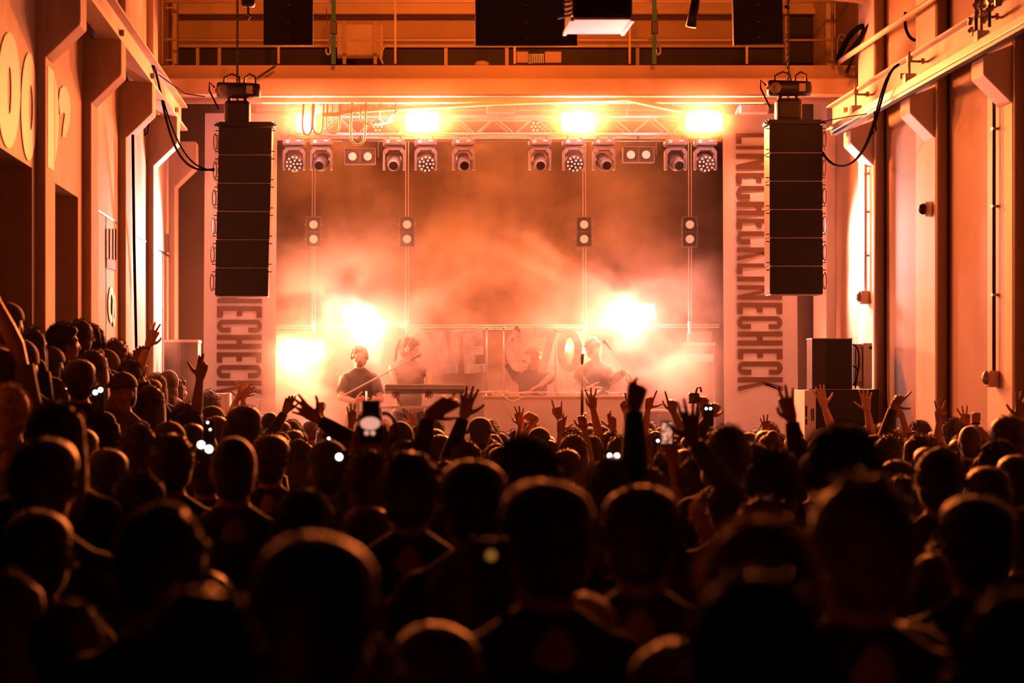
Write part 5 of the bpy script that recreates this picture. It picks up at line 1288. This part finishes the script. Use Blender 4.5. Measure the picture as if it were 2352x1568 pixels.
# (centre px, top py, width px, hair, label, extra)
H = [
 # nearest, large blurred crowns
 (470, 1362, 330, 'messy', 'largest dark blurred head in the front bottom left, tousled outline', {}),
 (722, 1238, 285, 'short', 'big dark head left of the bottom centre with smooth rounded crown', {}),
 (372, 1165, 235, 'messy', 'large dark head with ragged orange-rimmed crown, above the biggest blurred one at left', {}),
 (830, 1462, 165, 'short', 'dark crown barely rising over the bottom edge left of centre', {}),
 (1252, 1112, 205, 'short', 'broad smooth dark head at bottom centre, rim light on its right shoulder side', {}),
 (1475, 1122, 180, 'short', 'wide dark head directly below the big raised fist', {}),
 (940, 1042, 150, 'messy', 'dark egg-shaped head with peaked hair just right of the raised phone', {'head': (0, 0, 0)}),
 (1085, 1062, 152, 'short', 'round dark head left of bottom centre under the big open hand', {}),
 (1212, 1022, 160, 'curly', 'curly dark head in front of the blonde performer', {}),
 (1745, 1192, 255, 'short', 'big dark head right of the smaller face-turned head, near the bottom', {}),
 (1968, 1108, 270, 'messy', 'very large dark head in the lower right with glowing left contour', {}),
 (1508, 1215, 150, 'short', 'head with strongly lit top, face half turned, bottom right of centre', {'yaw': 160, 'head': (0, 0, 0)}),
 (1730, 1318, 330, 'short', 'huge blurred dark crown filling the bottom right of centre', {}),
 (2240, 1146, 170, 'short', 'round dark head with bright left edge near the right picture edge', {}),
 (2165, 1275, 165, 'short', 'dim arched crown between two larger dark heads at lower right', {}),
 (2330, 1362, 290, 'short', 'blurred dark head cut off by the lower right corner', {}),
 (85, 1178, 165, 'short', 'dark head low at the left with a thin rim on its right side', {}),
 (105, 1012, 150, 'short', 'short-haired dark head at the left edge, neck visible', {'yaw': -10}),
 (395, 1000, 112, 'messy', 'head with frizzy glowing right side in front of the left banner\'s foot', {}),
 (535, 998, 108, 'buzz', 'close-cropped tall head with ears and neck showing, below the left banner', {}),
 (622, 1002, 88, 'short', 'rounded dark head with bright right rim, next to the close-cropped one', {}),
 (700, 1122, 150, 'short', 'dark crown behind the big head left of bottom centre', {}),
 (842, 1166, 125, 'short', 'dim rounded crown between the two big heads left of centre', {}),
 (560, 1160, 125, 'bob', 'dark head with falling hair, lit along the right shoulder, lower left', {}),
 (1050, 1290, 165, 'short', 'low dark crown at the bottom just left of the centre', {}),
 (1000, 1440, 200, 'short', 'nearly black head at the very bottom, centre left', {}), (1330, 1370, 200, 'short', 'nearly black head at the very bottom centre', {}),
 (160, 1380, 200, 'short', 'nearly black head at the bottom left', {}), (2080, 1440, 220, 'short', 'nearly black head at the very bottom right', {}), (1560, 1480, 220, 'short', 'nearly black crown on the bottom edge right of centre', {}),
 # middle distance, right
 (1670, 978, 112, 'bob', 'rounded head with bright halo in front of the right banner\'s left edge', {}),
 (1725, 1020, 88, 'short', 'head overlapping the haloed one below the right banner', {}),
 (1777, 1048, 142, 'curly', 'fuzzy round head below the right banner', {}),
 (1932, 996, 175, 'curly', 'large frizzy head in front of the wide subwoofer', {}),
 (2045, 1000, 80, 'wavy', 'longish hair with a bright strand right of the large frizzy head', {'yaw': -40}),
 (2160, 1032, 125, 'messy', 'dark tousled head with reddish shoulder glow at right', {}),
 (2290, 1022, 110, 'curly', 'curly head near the right picture edge', {}),
 (2268, 1076, 105, 'short', 'crown with a thin lit arc near the right picture edge', {}),
 (2318, 958, 84, 'short', 'tallest dark head at the right edge under the switch box', {'h': 1.86}),
 (2112, 972, 55, 'curly', 'small curly head below the middle right pilaster', {}), (2072, 980, 50, 'short', 'small head with lit hair just left of the curly one by the right wall', {}),
 (2190, 966, 58, 'curly', 'curly head below the pipe between the right pilasters', {}), (2226, 975, 55, 'buzz', 'cropped head lit on its left side under the watch-wearing fist', {}),
 (2150, 992, 46, 'short', 'head looking down between the curly heads at right', {'yaw': 40}), (2060, 1060, 90, 'short', 'dark head right below the bright strand at right', {}),
 (2205, 1010, 60, 'short', 'low dark head in the right crowd below the cropped one', {}), (1885, 985, 42, 'backcap', 'backwards cap before the white subwoofer panel', {}), (1858, 970, 40, 'beanie', 'small beanie just below the white slotted panel', {}),
 (1905, 950, 46, 'hood', 'raised hood in front of the wide black subwoofer', {'shirt': 'grey', 'yaw': -30}), (1935, 975, 46, 'short', 'small head with reddish rim before the subwoofer', {}),
 (1825, 985, 50, 'long', 'long-haired head at the foot of the right banner', {}), (1740, 985, 45, 'wavy', 'small wavy head under the ring-fingered hand at the right banner', {}),
 # middle distance, centre
 (1314, 998, 76, 'long', 'long-haired dark head below the microphone stand', {}), (1302, 1034, 68, 'short', 'round head overlapping the long-haired one below the microphone stand', {}),
 (1395, 1062, 86, 'cap', 'peaked cap, uppermost of three lit caps left of the big fist', {}), (1392, 1086, 100, 'bucket', 'bucket hat in the stack of lit arcs left of the big fist', {}), (1405, 1110, 110, 'hood', 'hood, lowest of the lit arcs left of the big fist', {}),
 (1532, 1028, 70, 'short', 'dark round head just right of the big fist', {}), (1576, 1034, 68, 'short', 'dark head under the blurred spread hand', {}), (1592, 1060, 80, 'short', 'dark head touching the blurred spread hand\'s forearm', {}),
 (1630, 1130, 100, 'short', 'plain dark crown between the two big heads right of centre', {}), (1488, 1074, 110, 'wavy', 'wavy brown hair directly under the big raised arm', {'hm': 'b'}),
 (1103, 963, 76, 'bucket', 'dark bucket hat in front of the foil letter E', {}), (1140, 1018, 70, 'long', 'long hair over the shoulder left of the curly front head', {}), (1122, 1008, 66, 'wavy', 'lighter wavy hair lit from above beside the bucket hat', {'hm': 'b'}),
 (920, 977, 70, 'beanie', 'beanie right of the raised phone', {}), (850, 1035, 118, 'short', 'dark head of the phone holder\'s neighbour under the raised phone', {}),
 (752, 1016, 100, 'backcap', 'backwards cap glinting left of the raised phone', {}), (688, 1008, 78, 'long', 'long hair left of the glinting cap', {}), (738, 1072, 92, 'wavy', 'wavy hair with bright fringe under the glinting cap', {'hm': 'b'}),
 (560, 934, 74, 'short', 'tall dark head right below the clapping hands at the left banner', {}), (548, 972, 80, 'hood', 'hooded head behind the close-cropped one', {}),
 (621, 944, 46, 'buzz', 'small cropped head against the left banner\'s right edge', {}), (645, 968, 48, 'short', 'small rounded head beside the banner\'s right edge', {}), (672, 965, 46, 'short', 'small head under the relaxed hand right of the left banner', {}),
 (1238, 984, 58, 'cap', 'peaked cap in front of the centre-stage table', {}), (1180, 988, 50, 'messy', 'tousled head under the two rounded hands at centre', {}), (1255, 1002, 50, 'short', 'small head below the peaked cap at centre', {}),
 (1360, 1000, 52, 'short', 'small head between the long-haired one and the raised hands', {}), (1485, 985, 46, 'short', 'small head right of the big forearm', {}), (1520, 1000, 46, 'long', 'small long-haired head below the lit phone screen', {}),
 (1010, 1000, 60, 'short', 'head behind the bent wrist, left of the open hand', {}), (1045, 1020, 62, 'pony', 'ponytailed head right behind the open hand\'s forearm', {}), (770, 985, 46, 'short', 'small head right of the spread fingers, left of the phone', {}),
 (985, 1015, 60, 'bun', 'head with low bun left of the bent wrist', {}),
 # left group along the wall
 (482, 900, 40, 'curly', 'small curly head in front of the low case at the left banner', {'h': 1.82}), (490, 935, 55, 'cap', 'peaked cap in profile left of the tall dark head', {'yaw': -40}), (497, 957, 56, 'short', 'head with lit hair under the peaked cap', {}),
 (425, 925, 72, 'long', 'long-haired head at the wrist-raised arm left of the banner', {}), (390, 972, 80, 'backcap', 'backwards cap behind the frizzy-sided head', {}), (318, 972, 85, 'short', 'dark head below the long-haired one at left', {}),
 (345, 886, 70, 'long', 'long-haired head in front of the floor speaker', {}), (265, 940, 66, 'wavy', 'wavy-haired head in the left crowd', {}),
 (148, 742, 64, 'short', 'tall man with face turned right against the left doorway', {'yaw': -70, 'full': True}), (183, 735, 50, 'short', 'tall short-haired head right behind the turned man', {}),
 (72, 752, 55, 'long', 'dark-haired head left of the turned man', {}), (205, 752, 30, 'curly', 'small curly head peeping right behind the two tall ones', {}), (52, 792, 80, 'beanie', 'head in a smooth beanie at far left', {}),
 (118, 800, 52, 'backcap', 'backwards cap with bright glint below the turned man', {}), (212, 790, 52, 'cap', 'peaked cap seen against the pale boards at left', {}), (212, 805, 72, 'long', 'long auburn hair in front of the pale boards', {'hm': 'b'}),
 (267, 782, 50, 'messy', 'tousled head against the bright wall boards', {}), (292, 812, 48, 'bob', 'bobbed head just left of the raised ok-sign arm', {}), (252, 806, 50, 'hood', 'hood between long auburn hair and tousled head', {'yaw': -50}),
 (302, 838, 52, 'short', 'rounded head under the raised ok-sign arm', {}), (280, 858, 66, 'cap', 'cap wearer looking down at the left', {'yaw': 150, 'head': (0, 0, 0)}), (182, 828, 70, 'short', 'dark head with lit crown above the right pair of torches', {}),
 (362, 858, 50, 'long', 'long-haired head by the floor speaker', {}), (388, 852, 40, 'hood', 'pale hooded head touching the floor speaker', {'shirt': 'white'}), (408, 868, 32, 'bob', 'small face in profile at the floor speaker', {'yaw': -60}),
 (130, 922, 152, 'long', 'large head with long hair lit on the right, at left', {'hm': 'b'}), (22, 885, 96, 'short', 'dark head cut by the left edge with dim rim', {}), (245, 1034, 100, 'short', 'round-crowned dark head with orange arc at lower left', {}),
 (325, 1082, 150, 'wavy', 'wide shaggy dark head in the lower left', {}), (20, 700, 48, 'backcap', 'figure in a backwards cap high up at the far left doorway', {}), (180, 985, 90, 'short', 'dark head between long hair and round crown at left', {}),
 (440, 975, 62, 'short', 'dark head left of the hooded one below the banner', {}), (240, 880, 50, 'short', 'small head right of the left pair of torches', {}), (470, 1030, 90, 'short', 'dark head squeezed beside the close-cropped one', {}),
]
HEADS = []
def place(cx, top, wpx, hair, label, ex, arms=None, group=None):
    bw = HAIRW.get(hair, .185)
    Y = F * bw / wpx
    Y = keep_in(cx, min(Y, 23.7)); tries = 0
    while tries < 30:
        zt = CAMZ - (top - CY) * Y / F
        if 1.50 <= zt <= 1.92 or top < CY: break
        Y *= 0.98 if zt < 1.5 else 1.02; tries += 1
    Y = min(max(Y, 2.6), 23.9); X = (cx - CX) * Y / F; fz = h = 0
    HEADS.append([cx, top, wpx, hair, label, ex, X, Y, fz, h, arms, group])
for (cx, top, w, hair, label, ex) in H: place(cx, top, w, hair, label, ex)

# people with raised hands: (label, depth, side, arm spec, head dx (px), head top, hair, opts)
ARMS = [
 ('person raising an ok sign with bracelet against the bright left wall', 17.5, 1, dict(wpx=(341, 792), epx=(318, 850), g='ok', thumb='R', face='r', tip=(352, 765)), (300, 826), 'short', {'skin': 'l'}),
 ('person holding up a slender open hand left of the ok sign', 18.5, 1, dict(wpx=(313, 838), epx=(312, 880), g='relaxed', thumb='R', face='F', tip=(318, 803)), (322, 870), 'short', {}),
 ('person pointing up small below the ok sign', 20.0, -1, dict(wpx=(326, 862), epx=(335, 880), g='point', thumb='L', face='B', tip=(328, 845)), (348, 872), 'short', {}),
 ('person in a rolled sleeve lifting a crooked hand beside the floor speaker', 15.5, 1, dict(wpx=(459, 868), epx=(452, 935), g='pinch', thumb='L', face='l', tip=(466, 838)), (438, 952), 'short', {'shirt': 'white'}),
 ('person clapping both hands overhead in front of the left banner', 21.0, 0, [dict(wpx=(558, 918), epx=(560, 950), g='open', thumb='L', face='F', tip=(556, 888)), dict(wpx=(546, 912), epx=(530, 950), g='open', thumb='L', face='B', tip=(570, 900), elY=.1)], (583, 950), 'short', {'skin': 'l'}),
 ('person with dark sleeve and relaxed raised hand right of the left banner', 18.5, 1, dict(wpx=(655, 945), epx=(625, 995), g='relaxed', thumb='R', face='F', tip=(667, 914)), (612, 985), 'short', {'full': True}),
 ('person stretching a big spread hand to the left, left of the phone', 12.5, 1, dict(wpx=(730, 963), epx=(790, 1000), g='open', thumb='U', face='B', tip=(692, 936)), (800, 1010), 'short', {'full': True}),
 ('person raising a fist with a ring right of the left banner', 20.5, -1, dict(wpx=(736, 946), epx=(745, 985), g='fist', thumb='R', face='B', tip=(734, 920)), (768, 980), 'short', {}),
 ('person showing an ok hand just left of the phone', 19.0, 1, dict(wpx=(807, 972), epx=(802, 1000), g='ok', thumb='R', face='B', tip=(810, 938)), (790, 992), 'short', {}),
 ('person with long arm and wrist bent sharply to the right, right of the phone', 10.5, 1, dict(wpx=(984, 955), epx=(964, 1050), g='relaxed', thumb='D', face='d', tip=(1038, 920)), (930, 1012), 'short', {'full': True}),
 ('person in long sleeve raising a wide-open dark hand left of centre', 13.0, -1, dict(wpx=(1066, 955), epx=(1036, 1040), g='open', thumb='R', face='B', tip=(1078, 896)), (1068, 1012), 'short', {'full': True}),
 ('person wiggling a small lit hand over the table behind the phone', 22.0, 1, dict(wpx=(950, 978), epx=(950, 1000), g='open', thumb='L', face='F', tip=(948, 955)), (930, 982), 'short', {'skin': 'l'}),
 ('person lifting a small fist beside the bucket hat', 21.0, -1, dict(wpx=(1128, 985), epx=(1130, 1010), g='fist', thumb='L', face='B', tip=(1124, 962)), (1150, 995), 'short', {}),
 ('person curling two hands into a heart left of centre stage', 19.5, 0, [dict(wpx=(1196, 975), epx=(1192, 1000), g='ok', thumb='L', face='B', tip=(1190, 944)), dict(wpx=(1232, 962), epx=(1212, 990), g='bent', thumb='L', face='l', tip=(1205, 952))], (1215, 990), 'short', {}),
 ('person making horns with a finger straight up at centre', 19.0, -1, dict(wpx=(1285, 960), epx=(1290, 1000), g='horns', thumb='L', face='F', tip=(1280, 930)), (1318, 990), 'short', {}),
 ('person holding a bent hand right below the horns at centre', 18.0, 1, dict(wpx=(1287, 992), epx=(1284, 1020), g='pinch', thumb='R', face='F', tip=(1290, 962)), (1262, 1008), 'short', {}),
 ('person with hand hooked to the left under the microphone stand', 17.5, 1, dict(wpx=(1342, 985), epx=(1348, 1020), g='bent', thumb='D', face='l', tip=(1334, 950)), (1320, 1022), 'short', {}),
 ('person raising three straight fingers right of the microphone stand', 18.5, -1, dict(wpx=(1362, 938), epx=(1378, 1010), g='three', thumb='L', face='F', tip=(1360, 900)), (1402, 990), 'short', {}),
 ('person cupping a C-shaped hand left of the big fist', 18.5, 1, dict(wpx=(1408, 985), epx=(1418, 1010), g='pinch', thumb='L', face='l', tip=(1404, 952)), (1440, 1000), 'short', {}),
 ('person pointing a thin finger beside the big fist', 20.5, -1, dict(wpx=(1437, 945), epx=(1445, 985), g='point', thumb='R', face='F', tip=(1430, 918)), (1470, 975), 'short', {}),
 ('person thrusting a big blurred bent fist above everyone, right of centre', 9.0, 1, dict(wpx=(1456, 935), epx=(1457, 1080), g='thumbtop', thumb='L', face='B', tip=(1468, 880)), (1400, 1052), 'short', {'full': True}),
 ('person making an L with finger and thumb right of the big fist', 19.0, -1, dict(wpx=(1488, 938), epx=(1480, 990), g='ell', thumb='R', face='F', tip=(1494, 908)), (1505, 990), 'short', {}),
 ('person with index up and ringed fingers left of the held camera', 17.5, 1, dict(wpx=(1546, 945), epx=(1572, 1000), g='point', thumb='L', face='B', tip=(1540, 905)), (1555, 1000), 'short', {}),
 ('person spreading a large blurred hand right of the phone screen', 9.0, -1, dict(wpx=(1590, 1012), epx=(1665, 1110), g='open', thumb='L', face='B', tip=(1585, 950)), (1672, 1105), 'short', {'full': True}),
 ('person with bent wrist and shining bracelet lamps by the right banner', 16.5, 1, dict(wpx=(1628, 955), epx=(1603, 1005), g='bent', thumb='D', face='d', tip=(1650, 925)), (1590, 1000), 'short', {'full': True}),
 ('person making a ring with thumb and finger at the right banner', 20.5, -1, dict(wpx=(1760, 992), epx=(1765, 1010), g='ok', thumb='R', face='F', tip=(1758, 962)), (1785, 1000), 'short', {}),
 ('person lifting a dark ring-shaped hand where the right banner ends', 11.0, -1, dict(wpx=(1818, 962), epx=(1832, 1060), g='ok', thumb='L', face='F', tip=(1806, 925)), (1880, 1040), 'short', {'full': True}),
 ('person raising a flat lit hand before the subwoofer\'s left half', 19.0, 1, dict(wpx=(1893, 932), epx=(1908, 975), g='open', thumb='R', face='r', tip=(1883, 898)), (1922, 975), 'short', {'skin': 'l'}),
 ('person holding an open lit palm before the subwoofer\'s right half', 18.5, 1, dict(wpx=(1992, 942), epx=(2002, 1000), g='open', thumb='L', face='F', tip=(1988, 903)), (1972, 985), 'short', {'skin': 'l'}),
 ('person in long dark sleeve with thumb and finger spread, right of the subwoofer', 16.5, 1, dict(wpx=(2052, 935), epx=(2030, 1010), g='ell', thumb='R', face='F', tip=(2070, 908)), (2010, 1000), 'short', {'full': True}),
 ('person with limp bent hand beside the long dark sleeve', 19.0, -1, dict(wpx=(2070, 950), epx=(2080, 990), g='bent', thumb='D', face='l', tip=(2055, 945)), (2095, 995), 'short', {}),
 ('person raising two fingers and thumb before the second right pilaster', 18.5, 1, dict(wpx=(2157, 965), epx=(2152, 1005), g='three', thumb='R', face='F', tip=(2156, 932)), (2130, 1000), 'short', {}),
 ('person raising a fist with a wristwatch near the right wall', 18.5, -1, dict(wpx=(2240, 972), epx=(2243, 1000), g='fist', thumb='R', face='B', tip=(2243, 945)), (2262, 1000), 'short', {}),
 ('person showing two small fingers left of the watch-wearing fist', 19.2, 1, dict(wpx=(2222, 975), epx=(2226, 995), g='three', thumb='L', face='F', tip=(2217, 955)), (2205, 998), 'short', {}),
 ('person raising an open hand cut by the right picture edge', 14.0, 1, dict(wpx=(2342, 962), epx=(2352, 1040), g='open', thumb='L', face='F', tip=(2350, 905)), (2325, 1040), 'short', {}),
 ('person with bare arm bent overhead, cut by the left picture edge', 11.0, 1, dict(wpx=(-12, 690), epx=(40, 800), g='relaxed', thumb='U', face='B', tip=(-50, 650)), (-10, 800), 'short', {'z': 0.3}),
]
for i, (lab, Y, side, a, (hx, ht), hair, op) in enumerate(ARMS):
    Xh = (hx - CX) * Y / F; zt = CAMZ - (ht - CY) * Y / F; h, fz = stand_on(Xh, Y, zt)
    aa = a if isinstance(a, list) else [a]
    dct = {}
    for k, sp in enumerate(aa):
        m_ = mk_arm(Y=Y - 0.05 * k, **sp)
        sd = side if side else (1 if (k == 0) == (m_['el'].x > Xh) else -1)
        if not side: sd = 1 if k == 1 else -1
        else: sd = 1 if m_['el'].x > Xh else -1
        if len(aa) == 2: sd = 1 if aa[k]['wpx'][0] > hx else -1; sd = sd if sd not in dct else -sd
        dct[sd] = m_
    hairs = ['short', 'messy', 'crop', 'curly', 'buzz', 'short', 'pony', 'crop', 'bun', 'short', 'long']
    hr = hairs[i % len(hairs)]
    person(Xh, Y, fz, h, lab, hair=hr, shirt=op.get('shirt', ['black', 'dark', 'black', 'grey'][i % 4]), full=op.get('full', False), arms=dct, skin=m_skinl if op.get('skin') == 'l' else m_skin,
           group='crowd with raised hands')

# keep bodies apart: slide along the line of sight, then stand them up
RAISED = list(PEOPLE)
for it in range(60):
    moved = False
    for i in range(len(HEADS)):
        for j_ in range(len(HEADS) + len(RAISED)):
            if j_ == i: continue
            xj, yj = (HEADS[j_][6], HEADS[j_][7]) if j_ < len(HEADS) else RAISED[j_ - len(HEADS)]
            dx = HEADS[i][6] - xj; dy = HEADS[i][7] - yj
            if abs(dx) < 0.36 and abs(dy) < 0.27:
                s = 1 if dy > 0 or (dy == 0 and i > j_) else -1
                ny = HEADS[i][7] + s * 0.03
                if 2.5 < ny <= keep_in(HEADS[i][0], 23.9):
                    HEADS[i][7] = ny; HEADS[i][6] = (HEADS[i][0] - CX) * ny / F; moved = True
    if not moved: break
SHN = ['black', 'dark', 'black', 'grey', 'black', 'dark']
YAWS = [0, 8, -8, 0, 14, -14]
for i, (cx, top, w, hair, label, ex, X, Y, fz, h, arms, group) in enumerate(HEADS):
    zt = CAMZ - (top - CY) * Y / F; h, fz = stand_on(X, Y, zt, 1.45)
    hm = m_hairb if ex.get('hm') == 'b' or i % 7 == 3 else m_hairl if i % 17 == 9 else m_hair
    if hair == 'short': hair = ('short', 'crop', 'crop')[i % 3] if w > 60 else ('short', 'crop')[i % 2]
    person(X, Y, fz, h, label, yaw=ex.get('yaw', YAWS[i % 6]), head=ex.get('head', (0, 0, 0)), hair=hair, hm=hm, shirt=ex.get('shirt', SHN[i % 6]), full=ex.get('full', i % 2 == 0), group='crowd seen from behind')
# people hidden but for slivers between the named ones
rr = random.Random(11)
ZON = [(-400, 0.0, 'at the left side'), (0, 420, 'left of the stage'), (420, 640, 'below the left banner'), (640, 860, 'left of the raised phone'), (860, 1060, 'below the singer'),
       (1060, 1240, 'below the cable table'), (1240, 1450, 'below the microphone stand'), (1450, 1660, 'left of the right banner'), (1660, 1850, 'below the right banner'), (1850, 2030, 'in front of the subwoofer'), (2030, 2600, 'along the right wall')]
Ys = [3.2, 3.8, 4.5, 5.6, 6.6, 7.7, 8.8, 10.0, 11.2, 12.4, 13.6, 14.8, 16.0, 17.2, 18.3, 19.4, 20.5, 21.6, 22.7, 23.6]
allp = list(PEOPLE); cnt = 0
for Yr in Ys:
    x = -2.0 + rr.uniform(0, 0.3)
    while x < 4.95:
        X = x + rr.uniform(-0.12, 0.12); Y = Yr + rr.uniform(-0.3, 0.3); x += 0.56 if Yr > 10 else 0.46
        px = CX + X * F / Y
        if px < -60 or px > 2410: continue
        if X < -1.9: continue
        if any(abs(X - a) < (0.40 if Yr > 8 else 0.34) and abs(Y - b) < (0.42 if Yr > 8 else 0.34) for a, b in allp): continue
        h = rr.uniform(1.55, 1.68)
        if Y < 9: h = rr.uniform(1.5, 1.6)
        top = CY + (CAMZ - h) * F / Y
        if any(abs(px - q[0]) < q[2] * 0.5 and top < q[1] + 4 and Y < q[7] for q in HEADS): h -= 0.08
        if Y < 6.2 and top < 1255: h = CAMZ - (1255 + rr.uniform(0, 70) - CY) * Y / F
        if h < 1.4: continue
        zone = next((z for a, b, z in ZON if a <= px < b), 'in the crowd')
        dist = 'near the camera' if Y < 7.5 else 'in the middle rows' if Y < 14 else 'in the far rows' if Y < 20 else 'in the front rows'
        hk = rr.choice(['short', 'crop', 'messy', 'long', 'curly', 'crop', 'bun', 'wavy', 'bob'])
        person(X, Y, 0, h, 'person %s %s, %s' % (dist, zone, HD[hk]), hair=hk, hm=rr.choice([m_hair, m_hair, m_hairb]), shirt=rr.choice(SHN), yaw=rr.choice(YAWS),
               group='hidden people %s %s with %s' % (dist, zone, HD[hk]))
        allp.append((X, Y)); cnt += 1
b = MB()
for X, Y, z in STEPS: b.bb(X - 0.2, X + 0.2, Y - 0.15, Y + 0.15, 0, z)
struct(b.build('floor_riser', m_doord))
print('people', npeople, 'fillers', cnt)

# ---------------------------------------------------------------- phones, torches and a camera held up in the crowd
def torch(px, py, Y, lab, dx, dy, r=0.022, m=None, name='phone', w=0.075, h=0.15, ry=0):
    r *= 0.72
    t = thing(name, P(px, py, Y), lab, 'phone', 'phones shining in the crowd'); t.rotation_euler = (0, RAD(ry), 0)
    k = F / Y
    MB().bb(-w / 2, w / 2, 0.0, 0.009, -h + 0.03, 0.03).build('body', m_dark, t, bev=0.004)
    for s in ((-1, 1) if (dx or dy) else (0,)):
        MB().tube([(s * dx / k, 0.002, -s * dy / k), (s * dx / k, -0.004, -s * dy / k)], r, 16).build('torch', m or m_led, t)
    return t
torch(145, 888, 14.0, 'pair of white torches at left, left one of two pairs', 8, 0, 0.020)
torch(225, 898, 13.0, 'pair of white torches at left, right one of two pairs', 6, -3, 0.018)
torch(111, 834, 17.0, 'single tiny torch below the turned man', 0, 0, 0.010)
torch(471, 1026, 10.0, 'pair of tilted white torches left of the close-cropped head', 9, 5, 0.021)
torch(480, 978, 14.0, 'small torch over a blurred hand at the left banner\'s foot', 3, 8, 0.010)
torch(1409, 1047, 11.0, 'pair of white torches just left of the big forearm', 8, 0, 0.018)
torch(1627, 938, 15.6, 'pair of glowing lamps at the bent wrist by the right banner', 5, 0, 0.012)
torch(1511, 1012, 15.0, 'tiny torch left of the lit phone screen', 0, 0, 0.014)
torch(779, 1049, 9.5, 'round white and red light under the spread fingers', 0, 0, 0.018)
torch(755, 1007, 13.0, 'tiny white light on the forearm left of the phone', 0, 0, 0.012)
torch(936, 1027, 10.5, 'tiny red light right of the raised phone', 0, 0, 0.012, m_red)
torch(1246, 1030, 9.0, 'soft pale glint, made as a glowing disc, on the curly head', 0, 0, 0.012)  # painted glint: a glowing disc on a phone body
torch(1128, 1275, 4.2, 'blurred amber light near the bottom centre', 0, 0, 0.010, m_amber)
# the raised phone in the middle with its holder
Y = 9.5; k = F / Y
t = thing('raised_phone', P(852, 960, Y), 'phone held high left of centre with two round lenses and pale reflection', 'phone')
MB().bb(-0.038, 0.038, 0, 0.010, 0.01, 0.075).build('upper_body', m_dark, t, bev=0.006)
pts = [(0.03 + 0.030 + 0.045 * math.cos(RAD(a)), 0.012, -0.045 + 0.065 * math.sin(RAD(a))) for a in range(-70, 120, 12)]
MB().tube(pts, 0.009, 8).build('finger_ring', m_dark, t, smooth=True)
MB().bb(-0.052, 0.045, 0, 0.012, -0.11, 0.012).build('case', m_dark, t, bev=0.012)
MB().ell((-0.003, -0.006, -0.022), (0.042, 0.004, 0.027)).build('glow_reflection', m_pale, t, smooth=True)  # reflection drawn as a glowing patch
for s in (-1, 1): MB().tube([(s * 0.013 - 0.005, -0.002, -0.062), (s * 0.013 - 0.005, -0.008, -0.062)], 0.010, 16).build('lens_glint', m_pale, t)  # glints on the lenses drawn as glowing discs
a1 = mk_arm(wpx=(818, 1035), epx=(806, 1120), Y=Y + 0.05, g='hold', thumb='R', face='B', tip=(836, 990)); a2 = mk_arm(wpx=(888, 1035), epx=(895, 1120), Y=Y + 0.05, g='hold', thumb='L', face='B', tip=(872, 990))
person((852 - CX) * Y / F, Y - 0.25, 0, CAMZ - (1038 - CY) * Y / F, 'person holding the raised phone up with both hands', hair='short', full=True, arms={-1: a1, 1: a2})
# lit phone screen
Y = 11.0
t = thing('filming_phone', P(1531, 993, Y), 'phone with lit screen filming the stage, right of the big arm', 'phone')
w_, h_ = 27 * Y / F, 55 * Y / F
MB().bb(-w_ / 2, w_ / 2, 0, 0.009, -h_ / 2, h_ / 2).build('body', m_dark, t, bev=0.003)
MB().bb(-w_ / 2 + 0.003, w_ / 2 - 0.003, -0.002, 0.0, -h_ / 2 + 0.005, h_ / 2 - 0.008).build('screen', m_scr, t)
a1 = mk_arm(wpx=(1545, 1060), epx=(1560, 1130), Y=Y, g='hold', thumb='L', face='B', tip=(1540, 1015))
person((1582 - CX) * Y / F + 0.03, Y, 0, 1.62, 'person filming with the lit phone right of the big arm', hair='short', arms={-1: a1})
# camera held overhead
Y = 18.0
t = thing('held_camera', P(1603, 915, Y), 'dark video camera held up with its handle and hanging strap', 'camera')
MB().bb(-0.075, 0.01, -0.03, 0.05, -0.04, 0.045).build('body', m_fix, t, bev=0.012); MB().tube([(-0.03, 0.05, 0.0), (-0.03, 0.14, 0.0)], 0.035, 16).build('lens', m_dark, t)
MB().tube([(-0.015, 0, 0.04), (-0.008, 0, 0.085), (0.02, 0, 0.09), (0.028, 0, 0.05)], 0.009, 8).build('handle', m_fix, t, smooth=True)
MB().tube([(0.0, -0.02, -0.04), (-0.01, -0.02, -0.12), (-0.02, -0.02, -0.30)], 0.012, 8).build('strap', m_dark, t)
a1 = mk_arm(wpx=(1618, 945), epx=(1612, 1000), Y=Y, g='hold', thumb='L', face='l', tip=(1616, 908))
person((1640 - CX) * Y / F, Y, 0, 1.62, 'person holding the dark video camera overhead', hair='short', arms={-1: a1})
# wristwatch and bracelets
for px, py, Y, r, lab in ((2240, 972, 18.5, 0.031, 'dark wristwatch on the fist near the right wall'), (337, 799, 17.5, 0.032, 'thin bracelet on the ok-sign wrist at left')):
    t = tag(MB().tube([P(px, py, Y) + Vector((r * math.cos(a), r * math.sin(a), 0)) for a in [2 * math.pi * q / 16 for q in range(17)]], 0.006 if r > 0.031 else 0.010, 8).build('wristwatch' if r <= 0.031 else 'bracelet', m_dark, smooth=True), lab, 'watch' if r <= 0.031 else 'bracelet')
